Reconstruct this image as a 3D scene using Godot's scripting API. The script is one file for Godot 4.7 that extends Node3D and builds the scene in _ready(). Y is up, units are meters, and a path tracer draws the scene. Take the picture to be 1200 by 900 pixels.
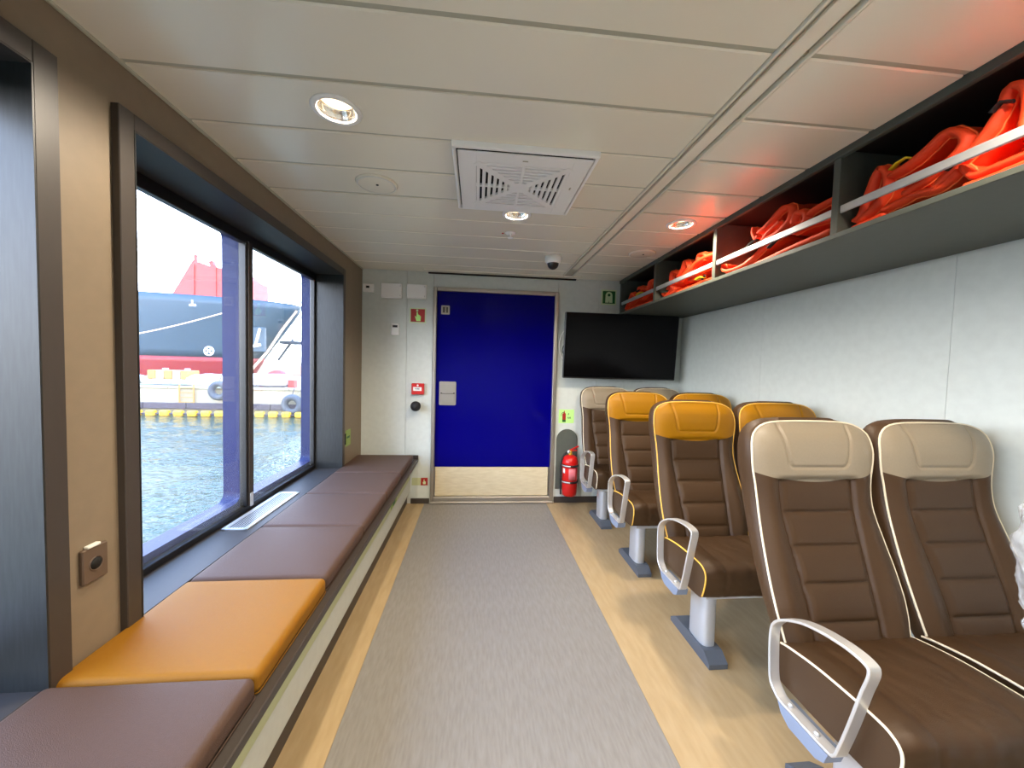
extends Node3D

# ---------------------------------------------------------------- measures (metres)
const H := 2.2            # ceiling
const ZB := -3.665        # back wall
const XL := -1.068        # left wall
const XR := 2.042         # right wall
const XS := 1.379         # front of the overhead rack
const ZF := 2.4           # end of the cabin behind the camera
const SEA := -2.17

var used := {}
var M := {}

# ---------------------------------------------------------------- mesh building
class Build:
	var v := PackedVector3Array()
	var g := PackedInt32Array()
	var next := 0
	func shell(t: PackedVector3Array, smooth := false, open := false, hint := Vector3.ZERO) -> void:
		var vol := 0.0
		for i in range(0, t.size(), 3):
			if open:
				vol += (t[i + 1] - t[i]).cross(t[i + 2] - t[i]).dot(hint)
			else:
				vol += t[i].dot(t[i + 1].cross(t[i + 2]))
		var flip := vol > 0.0
		for i in range(0, t.size(), 3):
			v.push_back(t[i])
			v.push_back(t[i + 2] if flip else t[i + 1])
			v.push_back(t[i + 1] if flip else t[i + 2])
			for k in 3:
				g.push_back(next if smooth else -1)
		next += 1
	func mesh(m: Material = null) -> ArrayMesh:
		var st := SurfaceTool.new()
		st.begin(Mesh.PRIMITIVE_TRIANGLES)
		for i in v.size():
			st.set_smooth_group(g[i])
			st.add_vertex(v[i])
		st.generate_normals()
		st.index()
		if m:
			st.set_material(m)
		return st.commit()
	static func quad(t: PackedVector3Array, a: Vector3, b: Vector3, c: Vector3, d: Vector3) -> void:
		t.append_array(PackedVector3Array([a, b, c, a, c, d]))
	# box with chamfered edges
	func box(c: Vector3, s: Vector3, b := 0.0, basis := Basis()) -> void:
		var t := PackedVector3Array()
		var h := s * 0.5
		b = minf(b, minf(h.x, minf(h.y, h.z)) * 0.9)
		if b <= 0.0:
			for ax in 3:
				for sg in [-1.0, 1.0]:
					var q: Array[Vector3] = []
					for k in [[-1, -1], [1, -1], [1, 1], [-1, 1]]:
						var p := Vector3.ZERO
						p[ax] = sg * h[ax]
						p[(ax + 1) % 3] = k[0] * h[(ax + 1) % 3] * sg
						p[(ax + 2) % 3] = k[1] * h[(ax + 2) % 3]
						q.push_back(c + basis * p)
					Build.quad(t, q[0], q[1], q[2], q[3])
			shell(t)
			return
		var P := func(sx: float, sy: float, sz: float, ax: int) -> Vector3:
			var p := Vector3(sx * (h.x - b), sy * (h.y - b), sz * (h.z - b))
			p[ax] = [sx, sy, sz][ax] * h[ax]
			return c + basis * p
		for ax in 3:
			var u := (ax + 1) % 3
			var w := (ax + 2) % 3
			for sg in [-1.0, 1.0]:
				var q: Array[Vector3] = []
				for k in [[-1.0, -1.0], [1.0, -1.0], [1.0, 1.0], [-1.0, 1.0]]:
					var e := [0.0, 0.0, 0.0]
					e[ax] = sg
					e[u] = k[0] * sg
					e[w] = k[1]
					q.push_back(P.call(e[0], e[1], e[2], ax))
				Build.quad(t, q[0], q[1], q[2], q[3])
			# edges along ax
			for su in [-1.0, 1.0]:
				for sw in [-1.0, 1.0]:
					var e1 := [0.0, 0.0, 0.0]
					var e2 := [0.0, 0.0, 0.0]
					e1[ax] = -1.0
					e2[ax] = 1.0
					e1[u] = su
					e2[u] = su
					e1[w] = sw
					e2[w] = sw
					var a: Vector3 = P.call(e1[0], e1[1], e1[2], u)
					var d: Vector3 = P.call(e2[0], e2[1], e2[2], u)
					var b2: Vector3 = P.call(e1[0], e1[1], e1[2], w)
					var c2: Vector3 = P.call(e2[0], e2[1], e2[2], w)
					if su * sw > 0.0:
						Build.quad(t, a, d, c2, b2)
					else:
						Build.quad(t, a, b2, c2, d)
		for sx in [-1.0, 1.0]:
			for sy in [-1.0, 1.0]:
				for sz in [-1.0, 1.0]:
					var a: Vector3 = P.call(sx, sy, sz, 0)
					var b3: Vector3 = P.call(sx, sy, sz, 1)
					var c3: Vector3 = P.call(sx, sy, sz, 2)
					if sx * sy * sz > 0.0:
						t.append_array(PackedVector3Array([a, b3, c3]))
					else:
						t.append_array(PackedVector3Array([a, c3, b3]))
		# every face must turn outward: fix faces one by one
		var mid := c
		for i in range(0, t.size(), 3):
			var n := (t[i + 1] - t[i]).cross(t[i + 2] - t[i])
			if n.dot(t[i] + t[i + 1] + t[i + 2] - 3.0 * mid) < 0.0:
				var k := t[i + 1]
				t[i + 1] = t[i + 2]
				t[i + 2] = k
		shell(t)
	# box with rounded edges and a crown on its +y face
	func cushion(c: Vector3, s: Vector3, r: float, crown := 0.0, n := 6, noise: FastNoiseLite = null, amp := 0.0) -> void:
		var h := s * 0.5
		var co := []
		for ax in 3:
			var a := []
			for k in 4:
				a.push_back(-h[ax] + r - r * tan(deg_to_rad(45.0 - 15.0 * k)))
			for k in range(1, n):
				a.push_back(lerpf(-h[ax] + r, h[ax] - r, float(k) / n))
			for k in 4:
				a.push_back(h[ax] - r + r * tan(deg_to_rad(15.0 * k)))
			co.push_back(a)
		var t := PackedVector3Array()
		var inner := h - Vector3(r, r, r)
		for ax in 3:
			var u := (ax + 1) % 3
			var w := (ax + 2) % 3
			for sg in [-1.0, 1.0]:
				var gr := []
				for iu in co[u].size():
					var row := PackedVector3Array()
					for iw in co[w].size():
						var p := Vector3.ZERO
						p[ax] = sg * h[ax]
						p[u] = co[u][iu]
						p[w] = co[w][iw]
						var q := p.clamp(-inner, inner)
						p = q + (p - q).normalized() * r
						if p.y > 0.0:
							var fx := 1.0 - pow(absf(p.x) / h.x, 4.0)
							var fz := 1.0 - pow(absf(p.z) / h.z, 4.0)
							p.y += crown * fx * fz
						if noise:
							p += p.normalized() * noise.get_noise_3dv(c + p) * amp
						row.push_back(c + p)
					gr.push_back(row)
				for i in gr.size() - 1:
					for j in gr[i].size() - 1:
						if sg > 0.0:
							Build.quad(t, gr[i][j], gr[i + 1][j], gr[i + 1][j + 1], gr[i][j + 1])
						else:
							Build.quad(t, gr[i][j], gr[i][j + 1], gr[i + 1][j + 1], gr[i + 1][j])
		shell(t, true)
	# rows of points; closed_u joins first and last point of each row; caps close first and last row
	func loft(rows: Array, closed_u := true, caps := true, smooth := true, hint := Vector3.ZERO) -> void:
		var t := PackedVector3Array()
		var n: int = rows[0].size()
		for i in rows.size() - 1:
			for j in (n if closed_u else n - 1):
				var k := (j + 1) % n
				Build.quad(t, rows[i][j], rows[i + 1][j], rows[i + 1][k], rows[i][k])
		if not closed_u or not caps:
			shell(t, smooth, hint != Vector3.ZERO, hint)
			return
		# orient sides and caps together, caps in a flat group of their own
		var cap := PackedVector3Array()
		for e in 2:
			var r: PackedVector3Array = rows[0] if e == 0 else rows[rows.size() - 1]
			var m := Vector3.ZERO
			for p in r:
				m += p
			m /= n
			for j in n:
				if e == 0:
					cap.append_array(PackedVector3Array([m, r[j], r[(j + 1) % n]]))
				else:
					cap.append_array(PackedVector3Array([m, r[(j + 1) % n], r[j]]))
		var vol := 0.0
		var o: Vector3 = rows[0][0]
		for a in [t, cap]:
			for i in range(0, a.size(), 3):
				vol += (a[i] - o).dot((a[i + 1] - o).cross(a[i + 2] - o))
		for e in 2:
			var a: PackedVector3Array = t if e == 0 else cap
			for i in range(0, a.size(), 3):
				v.push_back(a[i])
				v.push_back(a[i + 2] if vol > 0.0 else a[i + 1])
				v.push_back(a[i + 1] if vol > 0.0 else a[i + 2])
				for k in 3:
					g.push_back(next if smooth and e == 0 else -1)
		next += 1
	func tube(pts: PackedVector3Array, r: float, sides := 8, closed := false, flat := Vector2.ONE) -> void:
		var rows := []
		var n := pts.size()
		var side := Vector3.ZERO
		for i in n:
			var a := pts[(i - 1 + n) % n] if closed or i > 0 else pts[i]
			var b := pts[(i + 1) % n] if closed or i < n - 1 else pts[i]
			var d := (b - a).normalized()
			if side == Vector3.ZERO:
				side = d.cross(Vector3.UP if absf(d.y) < 0.9 else Vector3.RIGHT).normalized()
			side = (side - d * side.dot(d)).normalized()
			var up := side.cross(d)
			var row := PackedVector3Array()
			for k in sides:
				var w := TAU * k / sides
				row.push_back(pts[i] + side * cos(w) * r * flat.x + up * sin(w) * r * flat.y)
			rows.push_back(row)
		if closed:
			rows.push_back(rows[0])
		loft(rows, true, not closed)
	# profile of (radius, height) turned round an axis
	func lathe(prof: Array, at: Vector3, axis := Vector3.UP, n := 28, smooth := true) -> void:
		var u := axis.cross(Vector3.RIGHT if absf(axis.x) < 0.9 else Vector3.UP).normalized()
		var w := axis.cross(u)
		var rows := []
		for p in prof:
			var row := PackedVector3Array()
			for k in n:
				var a := TAU * k / n
				row.push_back(at + axis * p[1] + (u * cos(a) + w * sin(a)) * maxf(p[0], 0.00005))
			rows.push_back(row)
		var ring: bool = prof[0][0] > 0.001 and prof[-1][0] > 0.001
		if ring:
			rows.push_back(rows[0])
		loft(rows, true, not ring, smooth)
	# flat outline pushed along z from z0 to z1, then placed by xf
	func prism(poly: PackedVector2Array, z0: float, z1: float, xf := Transform3D(), smooth := false) -> void:
		var idx := Geometry2D.triangulate_polygon(poly)
		var t := PackedVector3Array()
		for i in range(0, idx.size(), 3):
			var a := poly[idx[i]]
			var b := poly[idx[i + 1]]
			var c := poly[idx[i + 2]]
			if (b - a).cross(c - a) < 0.0:
				var k := b
				b = c
				c = k
			t.append_array(PackedVector3Array([xf * Vector3(a.x, a.y, z1), xf * Vector3(b.x, b.y, z1), xf * Vector3(c.x, c.y, z1)]))
			t.append_array(PackedVector3Array([xf * Vector3(a.x, a.y, z0), xf * Vector3(c.x, c.y, z0), xf * Vector3(b.x, b.y, z0)]))
		var s := PackedVector3Array()
		var cw := Geometry2D.is_polygon_clockwise(poly)
		for i in poly.size():
			var a := poly[i]
			var b := poly[(i + 1) % poly.size()]
			if cw:
				var k := a
				a = b
				b = k
			Build.quad(s, xf * Vector3(a.x, a.y, z0), xf * Vector3(b.x, b.y, z0), xf * Vector3(b.x, b.y, z1), xf * Vector3(a.x, a.y, z1))
		t.append_array(s)
		var o := t[0]
		var vol := 0.0
		for i in range(0, t.size(), 3):
			vol += (t[i] - o).dot((t[i + 1] - o).cross(t[i + 2] - o))
		for i in range(0, t.size(), 3):
			v.push_back(t[i])
			v.push_back(t[i + 2] if vol > 0.0 else t[i + 1])
			v.push_back(t[i + 1] if vol > 0.0 else t[i + 2])
			for k in 3:
				g.push_back(next if smooth and i >= t.size() - s.size() else -1)
		next += 1

# ---------------------------------------------------------------- naming and tagging
func numbered(called: String) -> String:
	var k: int = used.get(called, 0)
	used[called] = k + 1
	return called if k == 0 else "%s_%03d" % [called, k]

func thing(called: String, label: String, category: String, at := Vector3.ZERO, group := "", turn := 0.0) -> Node3D:
	var o := Node3D.new()
	o.name = numbered(called)
	add_child(o)
	o.position = at
	o.rotation.y = turn
	tag(o, label, category, group)
	return o

func tag(o: Node, label: String, category: String, group := "") -> void:
	o.set_meta("label", label)
	o.set_meta("category", category)
	if group:
		o.set_meta("group", group)

func struct(called: String) -> Node3D:
	var o := Node3D.new()
	o.name = numbered(called)
	add_child(o)
	o.set_meta("kind", "structure")
	return o

func put(called: String, b, m: Material, parent: Node = self) -> MeshInstance3D:
	var o := MeshInstance3D.new()
	o.mesh = b.mesh() if b is Build else b
	o.material_override = m
	o.name = numbered(called) if parent == self else called
	parent.add_child(o, true)
	return o

func dup(o: Node3D, label: String, group := "") -> Node3D:
	var c: Node3D = o.duplicate()
	c.name = numbered(String(o.name).rstrip("0123456789_") if String(o.name).right(3).is_valid_int() else String(o.name))
	add_child(c)
	c.set_meta("label", label)
	if group:
		c.set_meta("group", group)
	return c

func bx(called: String, c: Vector3, s: Vector3, m: Material, parent: Node = self, b := 0.0, basis := Basis()) -> MeshInstance3D:
	var k := Build.new()
	k.box(c, s, b, basis)
	return put(called, k, m, parent)

func span(called: String, a: Vector3, b: Vector3, m: Material, parent: Node = self, bevel := 0.0) -> MeshInstance3D:
	return bx(called, (a + b) * 0.5, (b - a).abs(), m, parent, bevel)

func rounded(w: float, h: float, r: float, c := Vector2.ZERO, n := 5) -> PackedVector2Array:
	var p := PackedVector2Array()
	for q in [[1, 1, 0], [-1, 1, 1], [-1, -1, 2], [1, -1, 3]]:
		for k in n + 1:
			var a: float = PI / 2 * (q[2] + float(k) / n)
			p.push_back(c + Vector2(q[0] * (w / 2 - r), q[1] * (h / 2 - r)) + Vector2(cos(a), sin(a)) * r)
	return p

func curve(pts: Array, per := 6, closed := false) -> PackedVector2Array:
	var out := PackedVector2Array()
	var n := pts.size()
	var P := func(i: int) -> Vector2:
		if closed:
			i = posmod(i, n)
		i = clampi(i, 0, n - 1)
		return Vector2(pts[i][0], pts[i][1])
	for i in (n if closed else n - 1):
		for k in per:
			var t := float(k) / per
			var a: Vector2 = P.call(i)
			var b: Vector2 = P.call(i + 1)
			out.push_back(a.cubic_interpolate(b, P.call(i - 1), P.call(i + 2), t))
	if not closed:
		out.push_back(P.call(n - 1))
	return out

func table(pts: Array, x: float) -> float:
	if x <= pts[0][0]:
		return pts[0][1]
	for i in pts.size() - 1:
		if x <= pts[i + 1][0]:
			var t: float = (x - pts[i][0]) / (pts[i + 1][0] - pts[i][0])
			var a: float = pts[maxi(i - 1, 0)][1]
			var d: float = pts[mini(i + 2, pts.size() - 1)][1]
			return cubic_interpolate(pts[i][1], pts[i + 1][1], a, d, t)
	return pts[-1][1]

# ---------------------------------------------------------------- materials
func noise_tex(freq: float, seed_: int, normal := false, bump := 4.0, size := 512, oct := 4, ramp: Gradient = null, kind := FastNoiseLite.TYPE_SIMPLEX_SMOOTH) -> NoiseTexture2D:
	var n := FastNoiseLite.new()
	n.noise_type = kind
	n.frequency = freq
	n.seed = seed_
	n.fractal_octaves = oct
	var t := NoiseTexture2D.new()
	t.noise = n
	t.width = size
	t.height = size
	t.seamless = true
	t.as_normal_map = normal
	t.bump_strength = bump
	if ramp:
		t.color_ramp = ramp
	return t

func ramp(a: Color, b: Color, mid := 0.5) -> Gradient:
	var g := Gradient.new()
	g.offsets = PackedFloat32Array([0.0, mid, 1.0])
	g.colors = PackedColorArray([a, a.lerp(b, 0.5), b])
	return g

func mat(c: Color, rough: float, metal := 0.0, spec := 0.5) -> StandardMaterial3D:
	var m := StandardMaterial3D.new()
	m.albedo_color = c
	m.roughness = rough
	m.metallic = metal
	m.metallic_specular = spec
	return m

func grain(m: StandardMaterial3D, col: Texture2D, nor: Texture2D, scale: Vector3, ns := 0.5) -> StandardMaterial3D:
	m.uv1_triplanar = true
	m.uv1_world_triplanar = true
	m.uv1_scale = scale
	if col:
		m.albedo_texture = col
	if nor:
		m.normal_enabled = true
		m.normal_texture = nor
		m.normal_scale = ns
	return m

func C(r: int, g: int, b: int) -> Color:
	return Color8(r, g, b)

func materials() -> void:
	var fine := noise_tex(0.09, 3, true, 6.0)
	var weave := noise_tex(0.16, 8, true, 8.0, 512, 2)
	var soft := ramp(Color(0.965, 0.965, 0.965), Color(1, 1, 1))
	var mott := noise_tex(0.02, 5, false, 1.0, 512, 5, soft)
	var streak := noise_tex(0.012, 11, false, 1.0, 1024, 6, ramp(Color(0.90, 0.89, 0.885), Color(1.0, 1.0, 1.0)))
	var streak2 := noise_tex(0.012, 21, false, 1.0, 1024, 6, ramp(Color(0.93, 0.915, 0.88), Color(1.0, 1.0, 1.0)))
	M.ceiling = mat(C(242, 236, 218), 0.22, 0.0, 0.55)
	M.ceiling_gap = mat(C(180, 178, 160), 0.5)
	M.wall = grain(mat(C(208, 214, 208), 0.42), mott, null, Vector3(1.5, 1.5, 1.5))
	M.wall_left = grain(mat(C(130, 114, 93), 0.5), mott, null, Vector3(1.5, 1.5, 1.5))
	M.frame = grain(mat(C(62, 55, 50), 0.42), mott, null, Vector3(5, 1.2, 5))
	M.frame_wood = grain(mat(C(42, 44, 43), 0.4), noise_tex(0.02, 31, false, 1.0, 512, 4, ramp(Color(0.7, 0.7, 0.7), Color(1, 1, 1))), null, Vector3(9, 0.8, 9))
	M.sill = grain(mat(C(58, 54, 52), 0.5, 0.0, 0.35), mott, null, Vector3(3, 3, 1))
	M.black = mat(C(22, 22, 24), 0.35)
	M.hull = mat(C(4, 20, 72), 0.45, 0.0, 0.3)
	M.rubber = mat(C(26, 26, 28), 0.7)
	M.glass = mat(Color(0.93, 0.97, 0.97, 0.04), 0.02)
	M.glass.transparency = BaseMaterial3D.TRANSPARENCY_ALPHA
	M.runner = grain(mat(C(140, 136, 130), 0.42), streak, null, Vector3(4.5, 1.0, 0.8))
	M.vinyl = grain(mat(C(180, 156, 118), 0.4), streak2, null, Vector3(2.2, 1.0, 0.4))
	M.cush_brown = grain(mat(C(86, 66, 56), 0.52, 0.0, 0.28), mott, fine, Vector3(7, 7, 7), 0.35)
	M.cush_gold = grain(mat(C(144, 96, 24), 0.52, 0.0, 0.28), mott, weave, Vector3(7, 7, 7), 0.35)
	M.brown = grain(mat(C(66, 46, 27), 0.48, 0.0, 0.38), mott, fine, Vector3(9, 9, 9), 0.3)
	M.beige = grain(mat(C(144, 130, 109), 0.42), mott, fine, Vector3(9, 9, 9), 0.25)
	M.gold = grain(mat(C(154, 104, 1), 0.45, 0.0, 0.38), mott, fine, Vector3(9, 9, 9), 0.25)
	M.pipe_cream = mat(C(228, 216, 190), 0.5)
	M.pipe_gold = mat(C(222, 172, 70), 0.5)
	M.alu = mat(C(214, 212, 208), 0.36, 0.6)
	M.silver = mat(C(200, 203, 206), 0.42, 0.5)
	M.foot = mat(C(88, 94, 102), 0.5)
	M.bracket = mat(C(126, 136, 154), 0.45)
	M.steel = grain(mat(C(178, 172, 164), 0.34, 0.9), null, fine, Vector3(3, 14, 14), 0.08)
	M.kick = grain(mat(C(234, 220, 186), 0.35, 0.2), streak2, null, Vector3(0.6, 3, 1))
	M.door = mat(C(3, 1, 106), 0.12, 0.0, 0.2)
	M.rack = grain(mat(C(84, 88, 80), 0.55), mott, null, Vector3(2, 2, 2))
	M.rack_in = mat(C(40, 32, 31), 0.6)
	M.binding = mat(C(255, 112, 52), 0.6)
	M.orange = grain(mat(C(255, 74, 26), 0.6), noise_tex(0.03, 41, false, 1.0, 512, 4, soft), weave, Vector3(6, 6, 6), 0.35)
	M.strap = mat(C(30, 28, 30), 0.7)
	M.yellow = mat(C(236, 208, 30), 0.6)
	M.reflect = mat(C(220, 222, 218), 0.35)
	M.tv = mat(C(6, 6, 8), 0.16, 0.0, 0.25)
	M.white = mat(C(246, 246, 244), 0.4)
	M.offwhite = mat(C(224, 222, 212), 0.45)
	M.bench = grain(mat(C(192, 194, 184), 0.45), mott, null, Vector3(2, 2, 2))
	M.glowstrip = mat(C(186, 190, 146), 0.6)
	M.sticker = mat(C(140, 166, 84), 0.6)
	M.red = mat(C(196, 22, 18), 0.3)
	M.sign_red = mat(C(160, 22, 16), 0.5)
	M.sign_green = mat(C(16, 92, 32), 0.5)
	M.pale_green = mat(C(190, 240, 140), 0.55)
	M.photo = mat(C(206, 224, 176), 0.55)
	M.brass = mat(C(220, 180, 60), 0.35, 0.6)
	M.label_pink = mat(C(226, 120, 130), 0.5)
	M.clear = mat(Color(0.93, 0.95, 0.98, 0.22), 0.18)
	M.clear.transparency = BaseMaterial3D.TRANSPARENCY_ALPHA
	M.mirror = mat(C(225, 220, 212), 0.15, 0.9)
	M.lamp = mat(C(255, 240, 214), 0.5)
	M.lamp.emission_enabled = true
	M.lamp.emission = Color(1.0, 0.86, 0.66)
	M.lamp.emission_energy_multiplier = 6.0
	M.dark = mat(C(12, 12, 12), 0.8)
	M.socket = mat(C(92, 74, 60), 0.5)
	M.orange.rim_enabled = true
	M.orange.rim = 0.8
	M.orange.rim_tint = 0.9
	# outside
	M.ship_blue = grain(mat(C(46, 68, 82), 0.5), noise_tex(0.02, 61, false, 1.0, 512, 5, ramp(Color(0.86, 0.86, 0.86), Color(1, 1, 1))), null, Vector3(0.1, 0.2, 0.1))
	M.ship_red = grain(mat(C(128, 22, 24), 0.5), mott, null, Vector3(0.15, 0.3, 0.15))
	M.ship_super = mat(C(178, 52, 46), 0.5)
	M.ship_white = mat(C(200, 198, 190), 0.5)
	M.quay = grain(mat(C(150, 138, 112), 0.8), mott, null, Vector3(0.4, 0.4, 0.4))
	M.timber = mat(C(66, 56, 60), 0.8)
	M.tan = mat(C(160, 120, 60), 0.8)
	M.float_yellow = mat(C(214, 160, 20), 0.5)
	M.tyre = mat(C(70, 72, 76), 0.8)
	M.rope = mat(C(226, 190, 160), 0.8)
	M.hill = grain(mat(C(176, 140, 116), 0.9), mott, null, Vector3(0.05, 0.05, 0.05))
	M.water = mat(C(20, 54, 44), 0.06, 0.0, 0.26)
	M.water.uv1_triplanar = true
	M.water.uv1_world_triplanar = true
	M.water.uv1_scale = Vector3(0.21, 0.21, 0.21)
	M.water.normal_enabled = true
	M.water.normal_texture = noise_tex(0.016, 71, true, 10.0, 1024, 5)
	M.water.normal_scale = 0.75

# ================================================================ the scene
func _ready() -> void:
	# --- camera
	var cam := Camera3D.new()
	cam.name = "camera"
	cam.projection = Camera3D.PROJECTION_PERSPECTIVE
	cam.keep_aspect = Camera3D.KEEP_HEIGHT
	cam.fov = 90.59
	cam.near = 0.05
	cam.far = 600.0
	cam.transform = Transform3D(Basis(Vector3(0.99533838, 0.02660719, 0.0927015), Vector3(-0.02236816, 0.99866919, -0.04647055), Vector3(-0.09381458, 0.04418036, 0.99460893)).orthonormalized(), Vector3(0, 1.3306, 0))
	add_child(cam)
	cam.current = true
	# --- sky, exposure
	var sky := ProceduralSkyMaterial.new()
	sky.sky_top_color = C(98, 142, 198)
	sky.sky_horizon_color = C(238, 240, 242)
	sky.sky_curve = 0.25
	sky.ground_horizon_color = C(160, 175, 180)
	sky.ground_bottom_color = C(70, 90, 96)
	sky.sun_angle_max = 20.0
	sky.sky_energy_multiplier = 3.8
	sky.ground_energy_multiplier = 1.0
	var env := Environment.new()
	env.background_mode = Environment.BG_SKY
	env.sky = Sky.new()
	env.sky.sky_material = sky
	env.tonemap_mode = Environment.TONE_MAPPER_LINEAR
	env.tonemap_exposure = 1.0
	env.sdfgi_enabled = true
	env.ssao_enabled = true
	env.ssil_enabled = true
	var we := WorldEnvironment.new()
	we.name = "world_environment"
	we.environment = env
	add_child(we)
	# --- hazy sun, from over the far side of the boat
	var sun := DirectionalLight3D.new()
	sun.name = "sun"
	sun.light_energy = 1.0
	sun.light_color = Color(1.0, 0.95, 0.86)
	sun.light_angular_distance = 2.0
	sun.shadow_enabled = true
	add_child(sun)
	sun.look_at_from_position(Vector3(9, 14, 9), Vector3.ZERO)

	materials()
	shell()
	ceiling()
	left_side()
	door()
	rack()
	bench()
	seats()
	jackets()
	wall_fittings()
	outside()

# ---------------------------------------------------------------- room shell
func shell() -> void:
	var fl := struct("floor")
	span("slab", Vector3(XL - 0.25, -0.12, ZB - 0.2), Vector3(XR + 0.2, -0.004, ZF + 0.2), M.vinyl, fl)
	span("floor_strip", Vector3(-0.70, -0.004, ZB), Vector3(-0.4725, 0.0, ZF), M.vinyl, fl)
	span("floor_strip", Vector3(0.715, -0.004, ZB), Vector3(XR, 0.0, ZF), M.vinyl, fl)
	span("runner", Vector3(-0.4715, -0.004, ZB), Vector3(0.714, 0.0, ZF), M.runner, fl)
	# back wall in panels, with the door opening left out
	var wb := struct("wall_back")
	span("backing", Vector3(XL - 0.22, -0.1, ZB - 0.14), Vector3(-0.41, H + 0.25, ZB - 0.03), M.wall, wb)
	span("backing", Vector3(0.77, -0.1, ZB - 0.14), Vector3(XR + 0.2, H + 0.25, ZB - 0.03), M.wall, wb)
	span("backing", Vector3(-0.41, 2.06, ZB - 0.14), Vector3(0.77, H + 0.25, ZB - 0.03), M.wall, wb)
	for p in [[XL - 0.02, -0.662], [-0.66, -0.418], [0.776, 1.180], [1.182, 1.470], [1.472, XR + 0.02]]:
		span("wall_panel", Vector3(p[0], 0.0, ZB - 0.03), Vector3(p[1], H + 0.05, ZB), M.wall, wb, 0.001)
	span("wall_panel", Vector3(-0.4165, 2.066, ZB - 0.03), Vector3(0.7745, H + 0.05, ZB), M.wall, wb, 0.001)
	# right wall
	var wr := struct("wall_right")
	span("backing", Vector3(XR + 0.03, -0.1, ZB - 0.14), Vector3(XR + 0.18, H + 0.25, ZF + 0.2), M.wall, wr)
	for p in [[ZB, -2.571], [-2.570, -1.471], [-1.47, -0.371], [-0.37, 1.029], [1.03, ZF]]:
		span("wall_panel", Vector3(XR, 0.0, p[0]), Vector3(XR + 0.03, H + 0.05, p[1]), M.wall, wr, 0.0006)
	# front wall, behind the camera
	var wf := struct("wall_front")
	span("panel", Vector3(XL - 0.25, -0.1, ZF), Vector3(XR + 0.2, H + 0.25, ZF + 0.15), M.wall, wf)
	# skirting
	bxs("baseboard_back", Vector3(-0.60, 0.0, ZB), Vector3(-0.425, 0.05, ZB + 0.012), M.frame)
	bxs("baseboard_back", Vector3(0.79, 0.0, ZB), Vector3(XR, 0.06, ZB + 0.012), M.frame)
	bxs("baseboard_right", Vector3(XR - 0.012, 0.0, ZB), Vector3(XR, 0.06, ZF), M.frame)

func bxs(called: String, a: Vector3, b: Vector3, m: Material) -> void:
	var o := span(called, a, b, m, self, 0.002)
	o.set_meta("kind", "structure")

# a panel in the plane y, with an optional round hole
func panel(x0: float, x1: float, z0: float, z1: float, hole := Vector3.ZERO) -> Build:
	var b := Build.new()
	if hole.z <= 0.0:
		b.box(Vector3((x0 + x1) / 2, H + 0.006, (z0 + z1) / 2), Vector3(x1 - x0, 0.012, z1 - z0), 0.004)
		return b
	var ang := []
	for k in 48:
		ang.push_back(TAU * k / 48)
	for c in [Vector2(x0, z0), Vector2(x1, z0), Vector2(x1, z1), Vector2(x0, z1)]:
		ang.push_back(fposmod((c - Vector2(hole.x, hole.y)).angle(), TAU))
	ang.sort()
	var t := PackedVector3Array()
	var inn := PackedVector2Array()
	var out := PackedVector2Array()
	for a in ang:
		var d := Vector2(cos(a), sin(a))
		var s := 1e9
		if absf(d.x) > 1e-6:
			s = minf(s, ((x1 if d.x > 0 else x0) - hole.x) / d.x)
		if absf(d.y) > 1e-6:
			s = minf(s, ((z1 if d.y > 0 else z0) - hole.y) / d.y)
		inn.push_back(Vector2(hole.x, hole.y) + d * hole.z)
		out.push_back(Vector2(hole.x, hole.y) + d * s)
	for i in ang.size():
		var j := (i + 1) % ang.size()
		for y in [H, H + 0.012]:
			var q := [Vector3(inn[i].x, y, inn[i].y), Vector3(out[i].x, y, out[i].y), Vector3(out[j].x, y, out[j].y), Vector3(inn[j].x, y, inn[j].y)]
			if y == H:
				Build.quad(t, q[0], q[1], q[2], q[3])
			else:
				Build.quad(t, q[3], q[2], q[1], q[0])
		for e in [inn, out]:
			var q := [Vector3(e[i].x, H, e[i].y), Vector3(e[j].x, H, e[j].y), Vector3(e[j].x, H + 0.012, e[j].y), Vector3(e[i].x, H + 0.012, e[i].y)]
			if e == inn:
				Build.quad(t, q[0], q[3], q[2], q[1])
			else:
				Build.quad(t, q[0], q[1], q[2], q[3])
	b.shell(t)
	return b

const LAMPS := [[-0.500, -1.404], [0.208, -2.200], [1.184, -2.186], [0.25, -0.10], [1.184, -0.603], [-0.50, 0.90], [0.45, 1.40]]

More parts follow.
